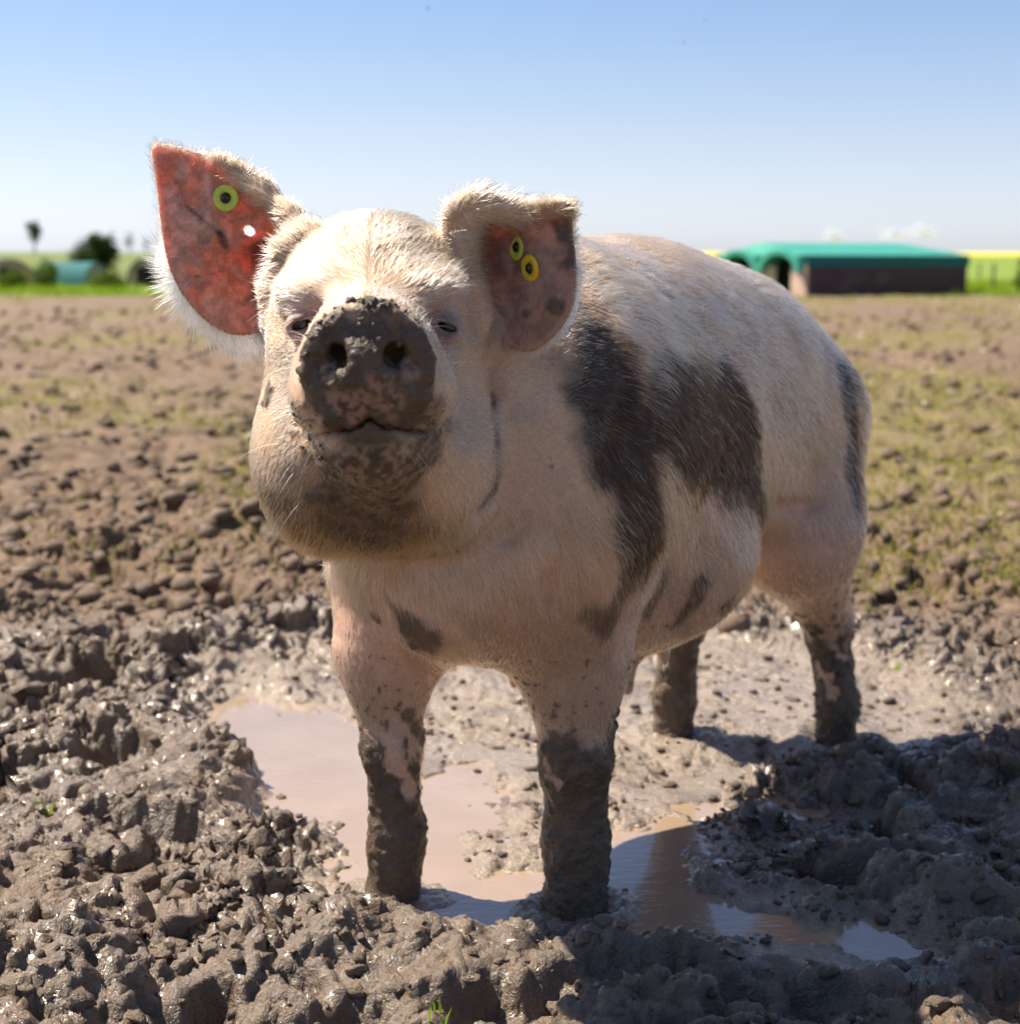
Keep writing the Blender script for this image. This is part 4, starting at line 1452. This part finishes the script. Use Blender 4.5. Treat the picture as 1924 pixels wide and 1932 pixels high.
# clods of mud stuck to snout, legs and ear edge
def pig_lumps():
    rng = np.random.default_rng(77)
    nzq = to_h(PW2) - to_h(NOSE[None])[0]
    rr = np.hypot(nzq[:, 0], nzq[:, 2])
    w = np.zeros(len(PW2))
    topn = (nzq[:, 1] > -0.06) & (rr > 0.036) & (rr < 0.075) & (nzq[:, 2] > 0.015) & (np.abs(nzq[:, 0]) < 0.05)
    w[topn] = 1.0
    w[(nzq[:, 1] > -0.04) & (rr > 0.045) & (rr < 0.07) & (nzq[:, 0] < 0)] = 1.2
    w[(nzq[:, 1] > -0.13) & (nzq[:, 0] < -0.045) & (nzq[:, 0] > -0.09) & (nzq[:, 2] < -0.035) & (nzq[:, 2] > -0.10)] = 0.9
    w[(PM['mud'] > 0.6) & (PW2[:, 2] < 0.25)] = 0.10
    w[(PM['rim'] > 0.5) & (PN @ EAR_R.n > 0.0)] = 0.06
    cl = fbm3(PW2, 120, 31, 2)
    w *= sstep(0.50, 0.62, cl)
    i = rng.choice(len(PW2), 420, p=w / w.sum())
    apex = np.where((nzq[:, 1] > -0.045) & (nzq[:, 1] < 0.004) & (nzq[:, 2] > 0.046) & (np.abs(nzq[:, 0] - 0.002) < 0.026))[0]
    i = np.concatenate([i, rng.choice(apex, 46)])
    R = (0.0008 + 0.0030 * rng.random(len(i)) ** 2.5)
    R = R * np.where(PW2[i, 2] < 0.3, 1.3, 1.0)
    R[-46:] = rng.uniform(0.0016, 0.0048, 46)
    V0, F0 = ico(2)
    Vs, Fs = [], []
    for k, j in enumerate(i):
        n = fbm3(V0 + k * 0.7, 1.7, 900, 2)
        Vs.append(V0 * (0.1 + 1.6 * n)[:, None] * R[k] * rng.uniform(0.6, 1.5, 3) + PW2[j] - PN[j] * R[k] * 0.10 - ORG)
        Fs.append(F0 + k * len(V0))
    me = mesh_np('mud_lumps', np.concatenate(Vs), np.concatenate(Fs))
    set_float(me, 'tint', np.full(len(me.vertices), 0.3))
    o = link('mud_lumps', me, clod_mat('sticky_mud', (0.075, 0.054, 0.038), (0.20, 0.145, 0.10), 0.2, 0.6), kind='stuff')
    o.parent = pig
pig_lumps()

# ------------------------------------------------------------------ pig huts in the field
class MB:
    def __init__(s): s.V, s.F = [], []
    def quad(s, *p):
        k = len(s.V); s.V += [tuple(q) for q in p]; s.F.append(tuple(range(k, k + len(p))))
    def box(s, x0, x1, y0, y1, z0, z1):
        k = len(s.V)
        s.V += [(x, y, z) for z in (z0, z1) for y in (y0, y1) for x in (x0, x1)]
        s.F += [tuple(k + i for i in f) for f in ((0, 2, 3, 1), (4, 5, 7, 6), (0, 1, 5, 4), (2, 6, 7, 3), (0, 4, 6, 2), (1, 3, 7, 5))]
    def arch(s, cx, r, rin, y0, y1, z0, n=14, zs=1.0, a0=0.0, a1=math.pi):     # a hoop of sheet along y
        for i in range(n):
            a, b = a0 + (a1 - a0) * i / n, a0 + (a1 - a0) * (i + 1) / n
            p = [(cx + rr * math.cos(t), z0 + rr * math.sin(t) * zs) for t in (a, b) for rr in (rin, r)]
            for y in (y0, y1):
                s.quad((p[0][0], y, p[0][1]), (p[1][0], y, p[1][1]), (p[3][0], y, p[3][1]), (p[2][0], y, p[2][1]))
            for q, w in ((1, 3), (0, 2)):
                s.quad((p[q][0], y0, p[q][1]), (p[q][0], y1, p[q][1]), (p[w][0], y1, p[w][1]), (p[w][0], y0, p[w][1]))
    def build(s, name, mat, parent, smooth=False):
        me = bpy.data.meshes.new(name)
        me.from_pydata(s.V, [], s.F)
        import bmesh
        bm = bmesh.new(); bm.from_mesh(me)
        bmesh.ops.remove_doubles(bm, verts=bm.verts, dist=1e-4)
        bmesh.ops.recalc_face_normals(bm, faces=bm.faces); bm.to_mesh(me); bm.free()
        me.materials.append(mat)
        o = bpy.data.objects.new(name, me); col.objects.link(o); o.parent = parent
        return o

def wall_mat(name, color, patch):
    m = NT(name)
    P = m.n('TexCoord').outputs['Object']
    c = m.mix(m.noise(3.0, 4, 0.6, P), tuple(x * 0.8 for x in color), tuple(x * 1.2 for x in color))
    c = m.mix(m.ramp(m.noise(1.6, 4, 0.6, P), [(0.55, 0.0), (0.72, 0.65)]), c, patch)
    p = m.n('BsdfPrincipled', Base_Color=c, Roughness=0.75)
    m.l(p.outputs[0], m.out.inputs[0])
    return m.m
M_TEAL = simple_mat('teal_sheeting', (0.045, 0.300, 0.225), 0.42, 2.5, 0.25, 0.2, 12)
M_TEALD = simple_mat('teal_skirt', (0.010, 0.120, 0.120), 0.85, 2.5, 0.2, 0.2, 12)
M_MAROON = wall_mat('maroon_boards', (0.060, 0.032, 0.034), (0.13, 0.10, 0.09))
M_PALE = wall_mat('pale_boards', (0.48, 0.33, 0.26), (0.60, 0.50, 0.42))
M_SHADE = simple_mat('inside_shade', (0.010, 0.009, 0.008), 0.9, 4, 0.3)  # near-black colour that stands in for the shade inside the huts
M_LILAC = simple_mat('grey_panel', (0.30, 0.28, 0.34), 0.6, 4, 0.2)

def place(o, x, y, rz):
    z = ground_height(np.array([x]), np.array([y]))[0][0]
    o.location = (x, y, z)
    o.rotation_euler = (0, 0, rz)

# the large low shelter on the right: local x along its long side, y into depth; corner at the origin
c0 = on_ground(1520, 562)
hut = thing('pig_shelter', (0, 0, 0), 'long low pig shelter with maroon side wall and teal sheeting roof', 'shelter')
Ls, Le, hw_, hs, hr_ = 4.42, 3.3, 0.60, 0.84, 1.12
a = MB(); a.box(0.06, Ls, 0, 0.06, -0.05, hw_); a.build('side_wall', M_MAROON, hut)
a = MB(); a.box(0.06, Ls, Le - 0.06, Le, -0.05, hw_); a.build('side_wall', M_MAROON, hut)
a = MB(); a.box(Ls - 0.06, Ls - 0.002, 0.062, Le - 0.062, -0.05, hs); a.build('end_wall', M_MAROON, hut)
for y0, y1, z0, z1 in ((0.0, 0.52, -0.05, 0.62), (1.10, 2.0, -0.05, 0.62), (2.62, Le, -0.05, 0.62)):
    a = MB(); a.box(0.0, 0.055, y0 + 0.003, y1, z0, z1); a.build('front_panel', M_PALE, hut)
a = MB(); a.box(0.35, 0.40, 0.1, Le - 0.1, -0.05, hs); a.build('interior_shade', M_SHADE, hut)  # black board painted as the shade behind the front openings
a = MB()
a.box(-0.02, Ls + 0.03, -0.03, 0.02, hw_ + 0.002, hs); a.box(-0.02, Ls + 0.03, Le - 0.02, Le + 0.03, hw_ + 0.002, hs); a.build('roof_skirt', M_TEALD, hut)
a = MB()
y2 = Le * 0.5
for (xa, xb) in ((-0.04, Ls + 0.05),):
    e0, e1 = hs + 0.004, hr_
    r0, r1 = xa + 0.15, xb - 0.55
    a.quad((xa, -0.05, e0), (xb, -0.05, e0), (r1, y2, e1), (r0, y2, e1))
    a.quad((xb, Le + 0.05, e0), (xa, Le + 0.05, e0), (r0, y2, e1), (r1, y2, e1))
    a.quad((xb, -0.05, e0), (xb, Le + 0.05, e0), (r1, y2, e1))
    a.quad((xa, Le + 0.05, e0), (xa, -0.05, e0), (r0, y2, e1))
    a.quad((xa, -0.05, e0 - 0.003), (xa, Le + 0.05, e0 - 0.003), (xb, Le + 0.05, e0 - 0.003), (xb, -0.05, e0 - 0.003))
a.build('roof', M_TEAL, hut)
def front_arch(cy, w):
    b = MB()
    b.arch(0, w, w - 0.16, -0.16, 0.30, 0.50, 16, 0.62)
    for i, (x, y, z) in enumerate(b.V):
        b.V[i] = (y, cy + x, z)
    b.build('door_hood', M_TEAL, hut)
front_arch(0.81, 0.75); front_arch(2.31, 0.75)
place(hut, c0[0], c0[1], math.radians(27))

def ark(px, base_py, y, w, ln, h, rz, label, door=True):
    p = at_y(px, base_py, y)
    t = thing('pig_ark', (0, 0, 0), label, 'shelter', 'small pig arks along the green bank')
    b = MB(); b.arch(0, w / 2, w / 2 - 0.04, 0, ln, 0, 16, h / (w / 2)); b.build('roof', M_TEALD, t)
    b = MB()
    n = 16
    prof = [((w / 2 - 0.05) * math.cos(math.pi * i / n), (h - 0.05) * math.sin(math.pi * i / n)) for i in range(n + 1)]
    b.quad(*[(x, 0.06, z) for x, z in prof])
    b.build('end_wall', M_PALE, t)
    b = MB(); b.quad(*[(x, ln - 0.06, z) for x, z in prof][::-1]); b.build('end_wall', M_PALE, t)
    if door:
        b = MB(); b.box(-0.28, 0.28, 0.02, 0.052, 0.0, h * 0.68); b.build('doorway', M_SHADE, t)  # flat black board in place of the shade in an opening
    place(t, p[0], y, rz)
    return t
ark(272, 530, 44, 1.25, 2.2, 0.78, math.radians(-22), 'small teal pig ark with a dark doorway showing above the verge')
a2 = ark(185, 530, 45, 1.1, 2.0, 0.68, math.radians(62), 'small teal pig ark seen side on, pale end board at its corner', door=False)
b = MB(); b.box(0.10, 0.50, 1.4, 1.46, 0.0, 0.55); b.build('leaning_panel', M_LILAC, a2)
ark(18, 530, 46, 1.7, 2.6, 0.78, math.radians(35), 'small teal pig ark half hidden behind shrubs')

# ------------------------------------------------------------------ trees and shrubs
M_BARK = simple_mat('bark', (0.10, 0.075, 0.055), 0.9, 6, 0.3, 0.4, 30)
def leaf_mat(name, c0, c1):
    return grass_mat(name, c0, c1)
M_LEAFD = leaf_mat('dark_leaves', (0.028, 0.060, 0.014), (0.075, 0.115, 0.030))
M_LEAFM = leaf_mat('fresh_leaves', (0.075, 0.135, 0.020), (0.170, 0.225, 0.045))

def plant(name, px, y, base_py, hgt, wid, trunk, mat, label, cat, group, seed, shape='round', n=1500, base_z=None):
    rng = np.random.default_rng(seed)
    p = at_y(px, base_py, y)
    z = ground_height(np.array([p[0]]), np.array([y]))[0][0]
    t = thing(name, (p[0], y, z), label, cat, group)
    # trunk with a few limbs
    V, F = [], []
    def limb(a, b, ra, rb):
        ax = unit(b - a); s = unit(np.cross(ax, [0.3, 0.9, 0.1])); w = np.cross(ax, s)
        k = len(V)
        for q, r in ((a, ra), (b, rb)):
            for i in range(7):
                V.append(q + (s * math.cos(i * 0.8976) + w * math.sin(i * 0.8976)) * r)
        for i in range(7):
            F.append((k + i, k + (i + 1) % 7, k + 7 + (i + 1) % 7, k + 7 + i))
    r0 = max(0.03, hgt * 0.032)
    top = np.array([rng.normal(0, 0.03 * hgt), 0, trunk + (hgt - trunk) * 0.55])
    mid = np.array([rng.normal(0, 0.02 * hgt), 0, max(trunk, 0.1 * hgt)])
    limb(np.zeros(3) - [0, 0, 0.1], mid, r0, r0 * 0.8); limb(mid, top, r0 * 0.8, r0 * 0.3)
    for i in range(6):
        a = i * 1.05 + rng.random()
        limb(mid + (top - mid) * rng.uniform(0, 0.7), mid + np.array([math.cos(a) * wid * 0.36, math.sin(a) * wid * 0.36, (hgt - trunk) * rng.uniform(0.3, 0.75)]), r0 * 0.45, r0 * 0.12)
    link('trunk', mesh_np('trunk', np.array(V), np.array(F)), M_BARK).parent = t
    # crown: uneven clumps of single leaves
    nc = 26
    C = []
    while len(C) < nc:
        q = rng.uniform(-1, 1, 3)
        if 0.25 < np.linalg.norm(q) < 1:
            zz = (q[2] + 1) / 2
            wv = {'round': 1.0, 'heart': 0.30 + 0.9 * zz, 'bush': 1.15 - 0.6 * zz}[shape]
            C.append(np.array([q[0] * wid / 2 * wv * 0.85, q[1] * wid / 2 * wv * 0.85, trunk + (hgt - trunk) * (0.04 + 0.92 * zz)]))
    C = np.array(C)
    cs = rng.uniform(0.09, 0.22, nc) * wid
    ci = rng.integers(0, nc, n)
    pos = C[ci] + rng.normal(0, 0.55, (n, 3)) * cs[ci][:, None]
    pos[:, 2] = np.maximum(pos[:, 2], 0.02)
    L = 0.045 * wid * rng.uniform(0.6, 1.4, n)
    u = rng.normal(0, 1, (n, 3)); u /= np.linalg.norm(u, axis=1)[:, None]
    v = np.cross(u, rng.normal(0, 1, (n, 3))); v /= np.linalg.norm(v, axis=1)[:, None]
    Vc = np.stack([pos - u * L[:, None], pos + v * (L * 0.5)[:, None], pos + u * L[:, None], pos - v * (L * 0.5)[:, None]], 1).reshape(-1, 3)
    Fc = np.arange(4 * n).reshape(-1, 4)
    me = mesh_np('crown', Vc, Fc, False)
    set_float(me, 'tint', np.repeat(np.clip(rng.random(n) * 0.6 + (ci % 5) * 0.1, 0, 1), 4))
    link('crown', me, mat).parent = t
    return t

G1 = 'trees on the skyline'
plant('tree', 65, 200, 476, 4.3, 2.5, 1.2, M_LEAFD, 'small lone tree with a heart shaped crown on the skyline', 'tree', G1, 1, 'heart', 1600)
plant('tree', 245, 330, 480, 4.6, 2.2, 1.0, M_LEAFD, 'thin faint tree on the skyline beside the wide bush', 'tree', G1, 2, 'round', 700)
plant('tree', 277, 360, 480, 4.2, 1.8, 1.0, M_LEAFD, 'thin faint tree on the skyline next to the upright pig ear', 'tree', G1, 3, 'round', 500)
plant('tree', 592, 250, 478, 6.3, 2.6, 1.6, M_LEAFD, 'distant tree top showing above the head beside the upright ear', 'tree', G1, 4, 'round', 900)
plant('tree', 834, 250, 478, 6.2, 3.2, 1.6, M_LEAFD, 'distant tree top showing above the head beside the folded ear', 'tree', G1, 5, 'round', 900)
plant('bush', 180, 70, 518, 1.95, 2.3, 0.1, M_LEAFD, 'wide dark green bush standing behind the pig arks', 'bush', None, 6, 'bush', 2600)
G2 = 'shrubs along the verge'
plant('shrub', 88, 43, 543, 0.72, 1.05, 0.02, M_LEAFM, 'fresh green shrub between the two pig arks', 'shrub', G2, 7, 'bush', 1500)
plant('shrub', 28, 40, 545, 0.42, 0.95, 0.02, M_LEAFM, 'low green shrub in front of the half hidden pig ark', 'shrub', G2, 8, 'bush', 1300)
plant('shrub', 205, 41, 545, 0.32, 1.1, 0.02, M_LEAFM, 'low green shrub in front of the side on pig ark', 'shrub', G2, 9, 'bush', 1300)
plant('shrub', 1926, 35, 553, 0.85, 0.5, 0.02, M_LEAFM, 'green shrub past the end of the long shelter', 'shrub', G2, 10, 'bush', 1200)
plant('shrub', 118, 50, 540, 0.62, 0.7, 0.02, M_LEAFD, 'dark green shrub beside the pale end board of the ark', 'shrub', G2, 11, 'bush', 1200)

M_POST = simple_mat('weathered_post', (0.11, 0.085, 0.06), 0.9, 9, 0.3, 0.4, 30)
for px, y, lab in ((1873, 37.0, 'thin wooden fence post on the grass past the long shelter'), (1846, 52.0, 'short far fence post close to the wall of the long shelter')):
    b = MB(); b.box(-0.025, 0.025, -0.025, 0.025, -0.05, 0.66); b.box(-0.02, 0.02, -0.04, -0.026, 0.56, 0.60); b.box(-0.02, 0.02, -0.04, -0.026, 0.35, 0.39)
    e = thing('fence_post', (0, 0, 0), lab, 'post', 'fence posts beyond the shelter')
    b.build('post', M_POST, e)
    place(e, at_y(px, 540, y)[0], y, 0.2)

# ------------------------------------------------------------------ clouds low over the skyline
def cloud(px, py, y, w, h, seed):
    rng = np.random.default_rng(seed)
    V0, F0 = ico(3)
    Vs, Fs = [], []
    p = at_y(px, py, y)
    for k in range(11):
        r = rng.uniform(0.18, 0.42)
        c = np.array([rng.uniform(-0.42, 0.42) * w, rng.uniform(-0.2, 0.2) * w, (rng.random() ** 1.6 - 0.35) * h * 0.7])
        n = 0.75 + 0.5 * fbm3(V0 + k, 1.6, 990 + k, 3)
        Vs.append(V0 * n[:, None] * np.array([r * h * 1.6, r * h * 1.6, r * h]) + c)
        Fs.append(F0 + k * len(V0))
    o = link('cloud', mesh_np('cloud', np.concatenate(Vs), np.concatenate(Fs)), M_CLOUD, kind='structure')
    o.location = tuple(p)
def cloud_mat():
    m = NT('thin_cloud')
    lw = m.n('LayerWeight', Blend=0.35)
    df = m.n('BsdfDiffuse', Color=(0.66, 0.74, 0.95, 1)); tl = m.n('BsdfTranslucent', Color=(0.66, 0.74, 0.95, 1)); d = m.n('MixShader', Fac=0.5)
    m.l(df.outputs[0], d.inputs[1]); m.l(tl.outputs[0], d.inputs[2])
    tr = m.n('BsdfTransparent')
    mx = m.n('MixShader')
    m.l(m.math('ADD', m.math('MULTIPLY', lw.outputs['Facing'], 0.20), 0.79, True), mx.inputs[0])
    m.l(d.outputs[0], mx.inputs[1]); m.l(tr.outputs[0], mx.inputs[2])
    m.l(mx.outputs[0], m.out.inputs[0])
    return m.m
M_CLOUD = cloud_mat()
cloud(1572, 446, 3000, 26, 22, 1)
cloud(1680, 440, 3000, 70, 24, 2)
cloud(1735, 438, 3000, 55, 26, 3)

# ------------------------------------------------------------------ flies in the air
def fly(px, py, y, s, rz, label):
    p = at_y(px, py, y)
    t = thing('fly', tuple(p), label, 'fly', 'flies in the air')
    V0, F0 = ico(2)
    link('body', mesh_np('body', V0 * np.array([0.0034, 0.0016, 0.0016]) * s, F0), M_BLACK).parent = t
    for k in (-1, 1):
        V = np.array([(0.0008, 0.0008 * k, 0.0008), (-0.0008, 0.0030 * k, 0.0022), (-0.0040, 0.0038 * k, 0.0026), (-0.0036, 0.0014 * k, 0.0014)]) * s
        V = np.concatenate([V, V + [0, 0, 0.00008]])
        F = np.array([(0, 1, 2, 3), (7, 6, 5, 4), (0, 4, 5, 1), (1, 5, 6, 2), (2, 6, 7, 3), (3, 7, 4, 0)])
        link('wing', mesh_np('wing', V, F, False), M_TAGK).parent = t
    t.rotation_euler = (0.2, 0.1, rz)
fly(808, 15, 4.6, 1.3, 0.4, 'tiny dark fly high above the folded ear')
fly(1330, 38, 4.8, 1.1, 1.4, 'tiny dark fly in the blue sky, higher of the two over the back')
fly(1290, 80, 4.8, 1.1, 2.2, 'tiny dark fly in the blue sky, lower of the two over the back')
